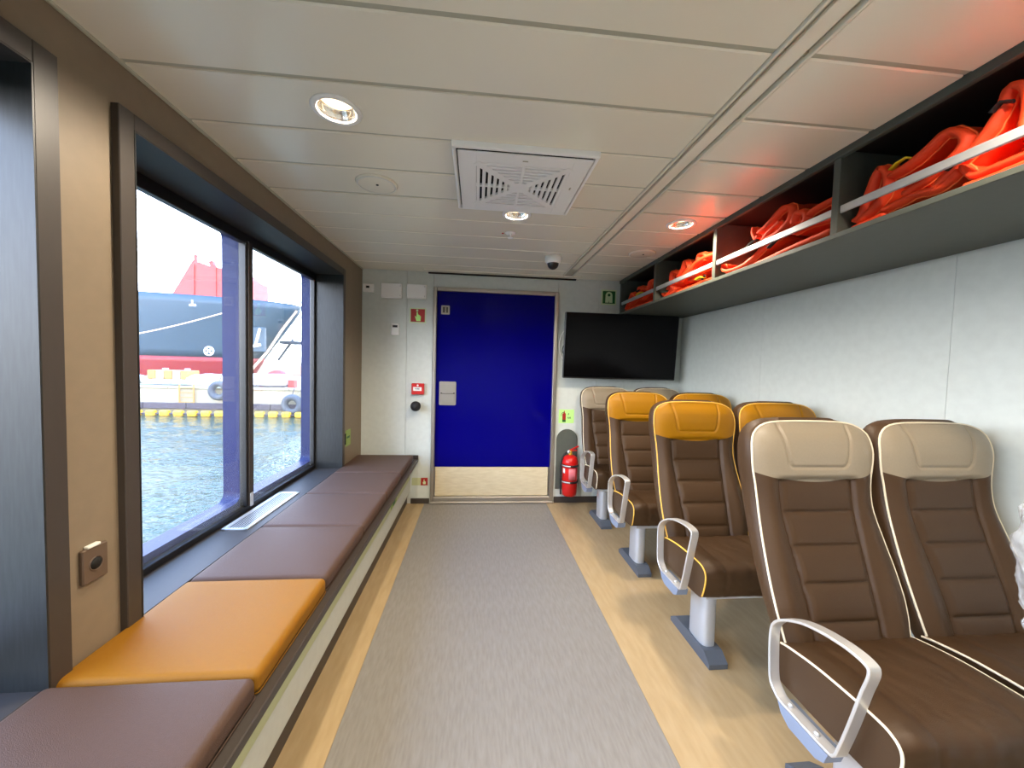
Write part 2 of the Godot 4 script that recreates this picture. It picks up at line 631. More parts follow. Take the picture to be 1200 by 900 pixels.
func ceiling() -> void:
	var c := struct("ceiling")
	span("slab", Vector3(XL - 0.25, H + 0.13, ZB - 0.14), Vector3(XR + 0.2, H + 0.25, ZF + 0.15), M.ceiling_gap, c)
	# boards across the cabin; two fields, a channel between them
	var k := 0
	for i in range(-10, 13):
		var z0 := -1.0 + 0.265 * i
		var z1 := z0 + 0.265
		if i == -10:
			z0 = ZB
		for f in [[XL + 0.004, 0.785], [0.892, XS]]:
			var hole := Vector3.ZERO
			for l in LAMPS:
				if l[1] > z0 and l[1] < z1 and l[0] > f[0] and l[0] < f[1]:
					hole = Vector3(l[0], l[1], 0.066)
			put("ceiling_panel", panel(f[0], f[1], z0 + 0.008, z1 - 0.008, hole), M.ceiling, c)
		span("joint", Vector3(XL, H + 0.005, z1 - 0.0078), Vector3(XS, H + 0.014, z1 + 0.0078), M.ceiling_gap, c)
	# channel: flat strip, two lips, dark grooves
	span("channel_strip", Vector3(0.812, H - 0.004, -3.29), Vector3(0.862, H + 0.008, ZF), M.ceiling, c, 0.002)
	span("channel_lip", Vector3(0.786, H - 0.007, ZB), Vector3(0.796, H + 0.012, ZF), M.ceiling, c, 0.002)
	span("channel_lip", Vector3(0.878, H - 0.007, ZB), Vector3(0.888, H + 0.012, ZF), M.ceiling, c, 0.002)
	span("channel_groove", Vector3(0.797, H + 0.0085, ZB), Vector3(0.877, H + 0.02, ZF), M.ceiling_gap, c)
	# shadow gap along the left wall
	bxs("trim_1", Vector3(XL, H - 0.008, ZB), Vector3(XL + 0.010, H + 0.012, ZF), M.ceiling_gap)
	for i in LAMPS.size():
		var at := Vector3(LAMPS[i][0], H, LAMPS[i][1])
		var lb: String = ["round recessed ceiling downlight glowing bright above the window bench", "round recessed ceiling downlight just beyond the square air diffuser", "round recessed ceiling downlight beside the overhead life jacket rack", "recessed ceiling downlight over the aisle above the camera", "recessed ceiling downlight above the nearest seats", "recessed ceiling downlight behind the camera by the window", "recessed ceiling downlight at the rear of the aisle"][i]
		var t := thing("ceiling_light", lb, "light", at, "recessed downlights in the ceiling")
		var rim := Build.new()
		rim.lathe([[0.062, -0.002], [0.066, -0.006], [0.080, -0.004], [0.084, 0.0], [0.066, 0.0005], [0.062, 0.0]], Vector3.ZERO)
		put("rim", rim, M.white, t)
		var cup := Build.new()
		cup.lathe([[0.063, -0.002], [0.060, 0.012], [0.053, 0.024], [0.046, 0.032], [0.046, 0.036], [0.056, 0.027], [0.0645, 0.014], [0.0645, -0.002]], Vector3.ZERO)
		put("reflector", cup, M.mirror, t)
		var bulb := Build.new()
		bulb.lathe([[0.0, 0.026], [0.03, 0.027], [0.045, 0.031], [0.045, 0.036], [0.0, 0.038]], Vector3.ZERO)
		put("bulb", bulb, M.lamp, t)
		var l := SpotLight3D.new()
		l.name = "spot"
		l.light_color = Color(1.0, 0.94, 0.85)
		l.light_energy = 2.15
		l.light_size = 0.04
		l.spot_range = 8.0
		l.spot_angle = 80.0
		l.spot_attenuation = 2.0
		l.spot_angle_attenuation = 0.5
		l.shadow_enabled = true
		t.add_child(l)
		l.position = Vector3(0, 0.018, 0)
		l.rotation.x = -PI / 2
	ceiling_fittings()

func ceiling_fittings() -> void:
	# square air diffuser
	var t := thing("air_diffuser", "white square ceiling air diffuser with slots pointing to its centre", "vent", Vector3(0.18, H, -1.815))
	var b := Build.new()
	for s in [-1, 1]:
		b.box(Vector3(s * 0.288, -0.008, 0), Vector3(0.016, 0.03, 0.558), 0.003)
		b.box(Vector3(0, -0.008, s * 0.287), Vector3(0.592, 0.03, 0.016), 0.003)
	put("outer_frame", b, M.white, t)
	b = Build.new()
	b.box(Vector3(0, -0.004, 0), Vector3(0.56, 0.004, 0.56))
	put("plenum", b, M.dark, t)
	b = Build.new()
	var fy := -0.026
	var hw := 0.200
	for s in [-1, 1]:
		b.box(Vector3(s * (hw + 0.274) / 2, fy, 0), Vector3(0.274 - hw, 0.007, 0.548), 0.0015)
		b.box(Vector3(0, fy, s * (hw + 0.274) / 2), Vector3(hw * 2, 0.007, 0.274 - hw), 0.0015)
	put("face_border", b, M.white, t)
	for s in [-1, 1]:
		b = Build.new()
		b.box(Vector3(0, fy, 0), Vector3(hw * 2.82, 0.010, 0.034), 0.0, Basis(Vector3.UP, s * PI / 4))
		put("diagonal_bar", b, M.white, t)
	for ax in 2:
		b = Build.new()
		b.box(Vector3(0, fy, 0), Vector3(hw * 2, 0.0105, 0.012) if ax == 0 else Vector3(0.012, 0.0105, hw * 2))
		put("spine", b, M.white, t)
	bx("centre_plate", Vector3(0, fy, 0), Vector3(0.05, 0.011, 0.05), M.white, t)
	for r in 7:
		var d := 0.0385 + r * 0.0255
		for q in 4:
			b = Build.new()
			b.box(Vector3(d, fy, 0), Vector3(0.0150, 0.0095, 2 * d))
			var o := put("slat", b, M.white, t)
			o.rotation.y = q * PI / 2
	for s in [Vector3(0, fy - 0.003, 0.235), Vector3(0.235, fy - 0.003, 0.03)]:
		bx("latch", s, Vector3(0.022, 0.003, 0.007) if s.x == 0.0 else Vector3(0.007, 0.003, 0.022), M.ceiling_gap, t)
	# loudspeakers / discs
	for a in [[-0.500, -1.935, "flat round white ceiling disc between the lit downlight and the air diffuser"], [1.205, -2.764, "flat round white ceiling disc at the far end beside the life jacket rack"]]:
		t = thing("ceiling_disc", a[2], "speaker", Vector3(a[0], H, a[1]), "round discs on the ceiling")
		b = Build.new()
		b.lathe([[0.0, -0.010], [0.082, -0.010], [0.094, -0.007], [0.098, 0.0], [0.0, 0.0]], Vector3.ZERO, Vector3.UP, 40)
		put("cover", b, M.ceiling, t)
		b = Build.new()
		b.lathe([[0.083, -0.0105], [0.088, -0.0115], [0.093, -0.0085], [0.088, -0.0075]], Vector3.ZERO, Vector3.UP, 40)
		put("ring", b, M.offwhite, t)
		b = Build.new()
		b.lathe([[0.0, -0.0125], [0.006, -0.0125], [0.007, -0.009], [0.0, -0.009]], Vector3(0.005, 0, 0.01), Vector3.UP, 12)
		put("screw", b, M.dark, t)
	# sprinkler
	t = thing("sprinkler", "small white sprinkler head hanging from the ceiling behind the far centre downlight", "sprinkler", Vector3(0.200, H, -2.50))
	b = Build.new()
	b.lathe([[0.0, -0.006], [0.03, -0.006], [0.036, 0.0], [0.0, 0.0]], Vector3.ZERO)
	put("rose", b, M.white, t)
	b = Build.new()
	b.lathe([[0.0, -0.034], [0.018, -0.033], [0.019, -0.030], [0.007, -0.027], [0.008, -0.012], [0.012, -0.006], [0.0, -0.006]], Vector3.ZERO)
	put("nozzle", b, M.white, t)
	b = Build.new()
	b.lathe([[0.0, -0.004], [0.006, -0.004], [0.007, 0.0], [0.0, 0.0]], Vector3(-0.05, 0, -0.01))
	put("indicator", b, M.red, t)
	# dome camera
	t = thing("dome_camera", "white dome security camera with dark glass hanging from the ceiling near the door", "camera", Vector3(0.575, H, -2.96))
	b = Build.new()
	b.lathe([[0.0, -0.055], [0.050, -0.055], [0.060, -0.045], [0.063, -0.03], [0.062, 0.0], [0.0, 0.0]], Vector3.ZERO)
	put("housing", b, M.white, t)
	b = Build.new()
	var pr := []
	for k in 9:
		var a := PI / 2 * k / 8
		pr.push_back([0.044 * sin(a), -0.058 - 0.044 * cos(a)])
	pr.push_back([0.046, -0.054])
	pr.push_back([0.0, -0.054])
	b.lathe(pr, Vector3.ZERO)
	put("dome", b, M.black, t)
	# slot diffuser at the back wall
	t = thing("slot_diffuser", "long slim ceiling air slot above the blue door", "vent", Vector3(0.235, H, -3.60))
	bx("body", Vector3(0, -0.003, 0.0), Vector3(1.46, 0.010, 0.11), M.ceiling, t, 0.003)
	bx("slot", Vector3(0, -0.013, -0.03), Vector3(1.40, 0.013, 0.020), M.dark, t)
	bx("lip", Vector3(0, -0.011, -0.046), Vector3(1.42, 0.010, 0.008), M.offwhite, t)

# ---------------------------------------------------------------- window side
func left_side() -> void:
	var w := struct("wall_left")
	var xo := XL - 0.19
	span("lower_wall", Vector3(xo, -0.1, ZB - 0.03), Vector3(XL, 0.46, ZF), M.wall_left, w)
	span("upper_wall", Vector3(xo, 2.04, ZB - 0.03), Vector3(XL, H + 0.25, ZF), M.wall_left, w)
	span("pier", Vector3(xo, 0.46, ZB - 0.03), Vector3(XL, 2.04, -3.15), M.wall_left, w)
	span("pier", Vector3(xo, 0.46, -1.25), Vector3(XL, 2.04, -1.05), M.wall_left, w)
	span("pier", Vector3(xo, 0.46, 0.905), Vector3(XL, 2.04, 1.045), M.wall_left, w)
	span("pier", Vector3(xo, 0.46, 2.33), Vector3(XL, 2.04, ZF), M.wall_left, w)
	# outer skin of the boat, blue, with rounded openings
	var skin := CSGCombiner3D.new()
	skin.name = "wall_outer"
	skin.set_meta("kind", "structure")
	add_child(skin)
	var plate := CSGBox3D.new()
	plate.size = Vector3(0.089, 4.6, 12.0)
	plate.position = Vector3(-1.3305, 0.4, -0.6)
	plate.material = M.hull
	skin.add_child(plate)
	for z in [[-2.205, -1.24], [-3.135, -2.255], [-1.09, -0.10], [-0.04, 0.93], [1.04, 2.34]]:
		var cut := CSGPolygon3D.new()
		cut.polygon = rounded(z[1] - z[0], 1.47, 0.05, Vector2((z[0] + z[1]) / 2, 1.285), 6)
		cut.depth = 0.6
		cut.operation = CSGShape3D.OPERATION_SUBTRACTION
		cut.material = M.hull
		skin.add_child(cut)
		cut.rotation.y = -PI / 2
		cut.position = Vector3(-1.6, 0, 0)
	make_window("window_1", -1.075, 0.93, [-0.07], 0.055)
	make_window("window_3", 1.02, 2.35, [], 0.055)
	make_window("window_2", -3.155, -1.235, [-2.228], 0.05)
	# air grille let into the sill
	var t := thing("sill_grille", "long silver air grille let into the dark window sill", "vent", Vector3(-1.170, 0.492, -2.235))
	var b := Build.new()
	for s in [-1, 1]:
		b.box(Vector3(s * 0.052, 0.003, 0), Vector3(0.018, 0.008, 0.56), 0.0015)
		b.box(Vector3(0, 0.003, s * 0.271), Vector3(0.12, 0.008, 0.018), 0.0015)
	put("grille_frame", b, M.silver, t)
	bx("duct", Vector3(0, 0.0005, 0), Vector3(0.10, 0.002, 0.54), M.dark, t)
	for k in 7:
		bx("slat", Vector3(-0.0375 + k * 0.0125, 0.0055, 0), Vector3(0.0045, 0.0016, 0.53), M.silver, t)
	# socket
	t = thing("power_socket", "brown single power socket on the wall strip between the two windows", "socket", Vector3(XL, 0.748, -1.152))
	bx("plate", Vector3(0.006, 0, 0), Vector3(0.012, 0.098, 0.072), M.socket, t, 0.003)
	b = Build.new()
	b.lathe([[0.0185, 0.0], [0.020, 0.0135], [0.018, 0.014], [0.0165, 0.002], [0.0, 0.002]], Vector3(0.0, 0, 0.0), Vector3.RIGHT)
	put("ring", b, M.socket, t)
	b = Build.new()
	b.lathe([[0.0, 0.0125], [0.0165, 0.0125], [0.0165, 0.008], [0.0, 0.008]], Vector3.ZERO, Vector3.RIGHT)
	put("well", b, M.dark, t)
	bx("cover_hinge", Vector3(0.008, 0.053, 0.005), Vector3(0.014, 0.008, 0.036), M.offwhite, t, 0.002)
	# green sticker on the wall past the window
	t = thing("exit_sticker", "small green glow sticker with a dark arrow beside the window's far frame", "sticker", Vector3(XL, 0.700, -3.30))
	bx("sheet", Vector3(0.001, 0, 0), Vector3(0.002, 0.135, 0.12), M.sticker, t)
	bx("arrow", Vector3(0.0025, 0.005, 0.0), Vector3(0.001, 0.018, 0.07), M.sign_green, t)
	bx("edge", Vector3(0.0025, 0.0, 0.075), Vector3(0.004, 0.09, 0.03), M.dark, t)

func make_window(called: String, z0: float, z1: float, mull: Array, face: float) -> void:
	var w := struct(called)
	var y0 := 0.47
	var y1 := 2.065
	var b := Build.new()
	# architrave proud of the wall
	for a in [[z0, z0 + face], [z1 - face, z1]]:
		b.box(Vector3(XL + 0.006, (y0 + y1) / 2, (a[0] + a[1]) / 2), Vector3(0.032, y1 - y0, a[1] - a[0]), 0.002)
	b.box(Vector3(XL + 0.006, y1 - face / 2, (z0 + z1) / 2), Vector3(0.032, face, z1 - z0 - 2 * face), 0.002)
	put("architrave", b, M.frame, w)
	# reveal boards
	var xg := -1.252
	for a in [[z0 + face - 0.02, z0 + face], [z1 - face, z1 - face + 0.02]]:
		span("reveal_board", Vector3(xg, y0, a[0]), Vector3(XL - 0.0105, y1 - 0.02, a[1]), M.frame_wood, w, 0.001)
	span("reveal_head", Vector3(xg, y1 - face, z0 + face), Vector3(XL - 0.0105, y1 - face + 0.02, z1 - face), M.sill, w, 0.001)
	span("window_sill", Vector3(xg, 0.462, z0 + face), Vector3(XL + 0.004, 0.492, z1 - face), M.sill, w, 0.002)
	for a in [[z0 + face, z0 + face + 0.004], [z1 - face - 0.004, z1 - face]]:
		span("reveal_liner", Vector3(xg, 0.492, a[0]), Vector3(XL + 0.0225, y1 - face, a[1]), M.frame_wood, w)
	span("head_liner", Vector3(xg, y1 - face - 0.004, z0 + face + 0.004), Vector3(XL + 0.0225, y1 - face, z1 - face - 0.004), M.sill, w)
	# glazing frame
	b = Build.new()
	var zi := z0 + face
	var zj := z1 - face
	b.box(Vector3(-1.268, 0.505, (zi + zj) / 2), Vector3(0.034, 0.03, zj - zi), 0.003)
	b.box(Vector3(-1.268, 1.985, (zi + zj) / 2), Vector3(0.034, 0.055, zj - zi), 0.003)
	b.box(Vector3(-1.2685, 1.245, zi - 0.002), Vector3(0.033, 1.45, 0.060), 0.003)
	b.box(Vector3(-1.2685, 1.245, zj + 0.002), Vector3(0.033, 1.45, 0.060), 0.003)
	put("glazing_frame", b, M.black, w)
	var edges := [zi + 0.028]
	for m in mull:
		edges.push_back(m - 0.034)
		edges.push_back(m + 0.034)
		bx("mullion", Vector3(-1.266, 1.245, m), Vector3(0.04, 1.45, 0.068), M.black, w, 0.004)
		bx("mullion_strip", Vector3(-1.243, 1.245, m + 0.006), Vector3(0.008, 1.45, 0.03), M.frame, w, 0.002)
		bx("bracket", Vector3(-1.236, 0.555, m + 0.006), Vector3(0.006, 0.075, 0.026), M.silver, w, 0.002)
	edges.push_back(zj - 0.028)
	for i in range(0, edges.size(), 2):
		span("pane", Vector3(-1.2715, 0.515, edges[i] - 0.006), Vector3(-1.2655, 1.963, edges[i + 1] + 0.006), M.glass, w)

# ---------------------------------------------------------------- door
func door() -> void:
	var d := struct("door_1")
	var x0 := -0.416
	var x1 := 0.777
	var b := Build.new()
	b.box(Vector3(x0 + 0.016, 1.032, ZB + 0.002), Vector3(0.034, 2.064, 0.05), 0.004)
	b.box(Vector3(x1 - 0.018, 1.032, ZB + 0.002), Vector3(0.038, 2.064, 0.05), 0.004)
	b.box(Vector3((x0 + x1) / 2, 2.046, ZB + 0.002), Vector3(x1 - x0 - 0.07, 0.036, 0.05), 0.004)
	put("door_frame", b, M.steel, d)
	span("leaf", Vector3(x0 + 0.032, 0.05, ZB - 0.075), Vector3(x1 - 0.036, 2.03, ZB - 0.03), M.steel, d)
	span("blue_panel", Vector3(x0 + 0.030, 0.352, ZB - 0.03), Vector3(x1 - 0.032, 2.03, ZB - 0.008), M.door, d, 0.003)
	span("kick_plate", Vector3(x0 + 0.042, 0.068, ZB - 0.03), Vector3(x1 - 0.05, 0.352, ZB - 0.012), M.kick, d, 0.002)
	span("threshold", Vector3(x0 + 0.0, 0.0, ZB - 0.05), Vector3(x1, 0.066, ZB + 0.02), M.steel, d, 0.008)
	bx("pull_gap", Vector3(-0.270, 1.062, ZB - 0.001), Vector3(0.118, 0.004, 0.003), M.dark, d)
	span("threshold_lip", Vector3(x0 - 0.01, 0.0, ZB + 0.0), Vector3(x1 + 0.01, 0.02, ZB + 0.035), M.steel, d, 0.006)
	# recessed pull plate and latch
	b = Build.new()
	b.prism(rounded(0.160, 0.226, 0.012), 0.0, 0.006, Transform3D(Basis(), Vector3(-0.270, 1.064, ZB - 0.008)))
	put("pull_plate", b, M.steel, d)
	bx("pull_flap", Vector3(-0.270, 1.018, ZB + 0.0), Vector3(0.132, 0.085, 0.004), M.steel, d, 0.002)
	for s in [-1, 1]:
		var r := Build.new()
		r.lathe([[0.0, 0.003], [0.006, 0.002], [0.007, 0.0], [0.0, 0.0]], Vector3(-0.270 + s * 0.06, 1.066, ZB - 0.002), Vector3.BACK, 12)
		put("screw", r, M.dark, d)
	b = Build.new()
	b.prism(rounded(0.078, 0.082, 0.006), 0.0, 0.010, Transform3D(Basis(), Vector3(-0.305, 1.855, ZB - 0.008)))
	put("latch_plate", b, M.brass if false else M.steel, d)
	bx("latch_recess", Vector3(-0.305, 1.855, ZB + 0.003), Vector3(0.05, 0.054, 0.004), M.frame, d, 0.001)
	bx("latch_knob", Vector3(-0.303, 1.855, ZB + 0.006), Vector3(0.012, 0.05, 0.008), M.steel, d, 0.002)
	# dark space behind the leaf
	span("jamb_back", Vector3(-0.5, -0.1, ZB - 0.2), Vector3(0.9, 2.2, ZB - 0.14), M.wall, d)

# ---------------------------------------------------------------- overhead rack
const DIV := [-3.64, -2.925, -2.165, -1.400, -0.637, 0.127, 0.89, 1.65]

func rack() -> void:
	var t := thing("overhead_rack", "long dark grey open overhead rack along the right wall holding orange life jackets", "rack", Vector3(XS, 1.866, ZB))
	var o := -Vector3(XS, 1.866, ZB)
	var b := Build.new()
	b.box(o + Vector3((XS + XR) / 2, 1.876, (ZB + ZF) / 2), Vector3(XR - XS - 0.002, 0.02, ZF - ZB - 0.002), 0.002)
	put("shelf_board", b, M.rack, t)
	b = Build.new()
	b.box(o + Vector3((XS + XR) / 2, H + 0.02, (ZB + ZF) / 2), Vector3(XR - XS - 0.002, 0.03, ZF - ZB - 0.002), 0.0)
	put("top_board", b, M.rack_in, t)
	b = Build.new()
	b.box(o + Vector3(XS + 0.012, H - 0.010, (ZB + ZF) / 2), Vector3(0.022, 0.03, ZF - ZB - 0.002), 0.002)
	put("top_rail", b, M.rack, t)
	b = Build.new()
	b.box(o + Vector3(XR - 0.012, 2.05, (ZB + ZF) / 2), Vector3(0.02, 0.32, ZF - ZB - 0.002), 0.0)
	put("back_board", b, M.rack_in, t)
	for z in DIV:
		b = Build.new()
		b.box(o + Vector3((XS + XR) / 2 - 0.008, 2.044, z), Vector3(XR - XS - 0.03, 0.316, 0.030), 0.002)
		put("divider", b, M.rack, t)
	for i in DIV.size() - 1:
		b = Build.new()
		b.box(o + Vector3(XS + 0.018, 1.977, (DIV[i] + DIV[i + 1]) / 2), Vector3(0.010, 0.030, DIV[i + 1] - DIV[i] - 0.031), 0.003)
		put("rail", b, M.silver, t)

# ---------------------------------------------------------------- bench
func bench() -> void:
	var t := thing("bench", "long low window bench with a dark wooden top and pale front panel", "bench", Vector3(-0.8, 0, -1.3))
	var o := Vector3(0.8, 0, 1.3)
	span("bench_top", o + Vector3(XL + 0.003, 0.405, ZB + 0.002), o + Vector3(-0.532, 0.436, 1.6), M.frame, t, 0.003)
	span("wall_upstand", o + Vector3(XL + 0.003, 0.436, ZB + 0.002), o + Vector3(-1.064 + 0.0, 0.47, -3.16), M.frame, t, 0.001)
	span("end_upstand", o + Vector3(XL + 0.003, 0.436, ZB + 0.002), o + Vector3(-0.534, 0.468, ZB + 0.024), M.frame, t, 0.002)
	span("front_panel", o + Vector3(-0.63, 0.12, ZB + 0.002), o + Vector3(-0.606, 0.405, 1.6), M.bench, t)
	span("glow_strip", o + Vector3(-0.606, 0.245, -3.60), o + Vector3(-0.6045, 0.340, 1.6), M.glowstrip, t)
	span("toe_board", o + Vector3(-0.66, 0.0, ZB + 0.002), o + Vector3(-0.634, 0.118, 1.6), M.frame, t)
	span("carcass", o + Vector3(XL + 0.01, 0.0, ZB + 0.01), o + Vector3(-0.66, 0.405, 1.6), M.bench, t)
	# little running-man sticker and fire sign on the front
	var s := thing("exit_sticker", "small green exit sticker with a dark pictogram low on the bench front", "sticker", Vector3(-0.6045, 0.292, -2.92))
	bx("sheet", Vector3(0.001, 0, 0), Vector3(0.002, 0.07, 0.2), M.sticker, s)
	bx("pictogram", Vector3(0.003, 0, 0.0), Vector3(0.002, 0.06, 0.07), M.sign_green, s)
	var n := FastNoiseLite.new()
	n.seed = 4
	n.frequency = 4.0
	var zz := [-3.545, -2.968, -2.487, -1.985, -1.502, -1.030, -0.545]
	var lab := ["brown leather bench cushion at the far end against the back wall", "second brown bench cushion from the back wall", "third brown bench cushion from the back wall, beside the sill grille's far end", "brown bench cushion just beyond the mustard yellow one", "mustard yellow leather bench cushion, the only yellow one on the bench", "brown leather bench cushion nearest the camera, in front of the yellow one"]
	for i in 6:
		var b := Build.new()
		n.seed = 10 + i
		var z0: float = zz[i] + 0.0015
		var z1: float = zz[i + 1] - 0.0015
		var c := Vector3(-0.8125, 0.468, (z0 + z1) / 2)
		b.cushion(Vector3.ZERO, Vector3(0.505, 0.062, z1 - z0), 0.019, 0.004, 12, n, 0.0022)
		var q := thing("bench_cushion", lab[i], "cushion", c + Vector3(0, -0.0315, 0), "cushions on the window bench")
		var mi := put("cover", b, M.cush_gold if i == 4 else M.cush_brown, q)
		mi.position.y = 0.0315
		# seam round the underside edge
		var sm := Build.new()
		var pts := PackedVector3Array()
		for p in rounded(0.503, z1 - z0 - 0.002, 0.012):
			pts.push_back(Vector3(p.x, 0.006, p.y))
		sm.tube(pts, 0.0016, 5, true)
		put("seam", sm, M.cush_gold if i == 4 else M.cush_brown, q)

# ---------------------------------------------------------------- seats
const W_T := [[0.36, 0.205], [0.47, 0.224], [0.56, 0.236], [0.65, 0.237], [0.75, 0.231], [0.85, 0.224], [0.93, 0.227], [1.0, 0.237], [1.05, 0.240], [1.09, 0.236], [1.115, 0.226], [1.133, 0.208], [1.146, 0.184], [1.153, 0.155], [1.157, 0.12], [1.159, 0.085]]
const Z_T := [[0.36, 0.03], [0.47, 0.0], [0.55, -0.026], [0.65, -0.066], [0.75, -0.109], [0.85, -0.147], [0.95, -0.165], [1.05, -0.172], [1.12, -0.188], [1.16, -0.202]]
const D_T := [[0.36, 0.05], [0.45, 0.085], [0.6, 0.105], [0.8, 0.12], [0.95, 0.13], [1.05, 0.125], [1.10, 0.11], [1.13, 0.092], [1.15, 0.07], [1.158, 0.045]]

func ypiv(y: float) -> float:
	return y

func relief(x: float, y: float) -> float:
	# how far the padded front stands proud of the outline plane
	var w := table(W_T, y)
	var u := clampf(absf(x) / w, 0.0, 1.0)
	var dep := 0.0
	var edge := 1.0 - pow(u, 10.0)
	var head := smoothstep(0.945, 0.975, y)
	# cushion swell over the whole panel, bolsters stand out
	dep += 0.010 * edge
	dep += (1.0 - head) * 0.016 * exp(-pow((u - 0.80) / 0.15, 2.0))
	var seam := 0.144 - 0.02 * smoothstep(0.9, 0.5, y)
	if y < 0.955:
		dep -= 0.008 * exp(-pow((absf(x) - seam) / 0.006, 2.0))
		if absf(x) < seam:
			var cushion := 0.0
			var gs := [0.40, 0.520, 0.627, 0.735, 0.840, 0.950]
			for i in gs.size() - 1:
				if y >= gs[i] and y < gs[i + 1]:
					var k: float = (y - gs[i]) / (gs[i + 1] - gs[i])
					cushion = 0.010 * pow(sin(PI * k), 0.5)
				if i > 0:
					cushion -= 0.005 * exp(-pow((y - gs[i]) / 0.005, 2.0))
			dep += cushion * smoothstep(seam, seam - 0.03, absf(x)) - 0.004
	dep += head * 0.018 * (1.0 - pow(u, 6.0)) * smoothstep(1.16, 1.09, y)
	# U-shaped stitched line on the headrest
	var du := 1e9
	var hx := 0.112 + (y - 1.0) * 0.17
	if y > 1.012:
		du = absf(absf(x) - hx)
	if absf(x) < 0.10:
		du = minf(du, absf(y - 1.0))
	du = minf(du, absf(Vector2(maxf(absf(x) - 0.094, 0.0), minf(y - 1.018, 0.0)).length() - 0.018) if absf(x) > 0.09 and y < 1.02 else 1e9)
	if y > 0.98:
		dep -= 0.0055 * exp(-pow(du / 0.0055, 2.0))
	return dep

func front_point(u: float, y: float) -> Vector3:
	var w := table(W_T, y)
	var x := u * w
	return Vector3(x, y, table(Z_T, y) + relief(x, y))

func yhead(u: float) -> float:
	return 0.944 + 0.034 * u * u

func rows_of(front: Array) -> Array:
	return front

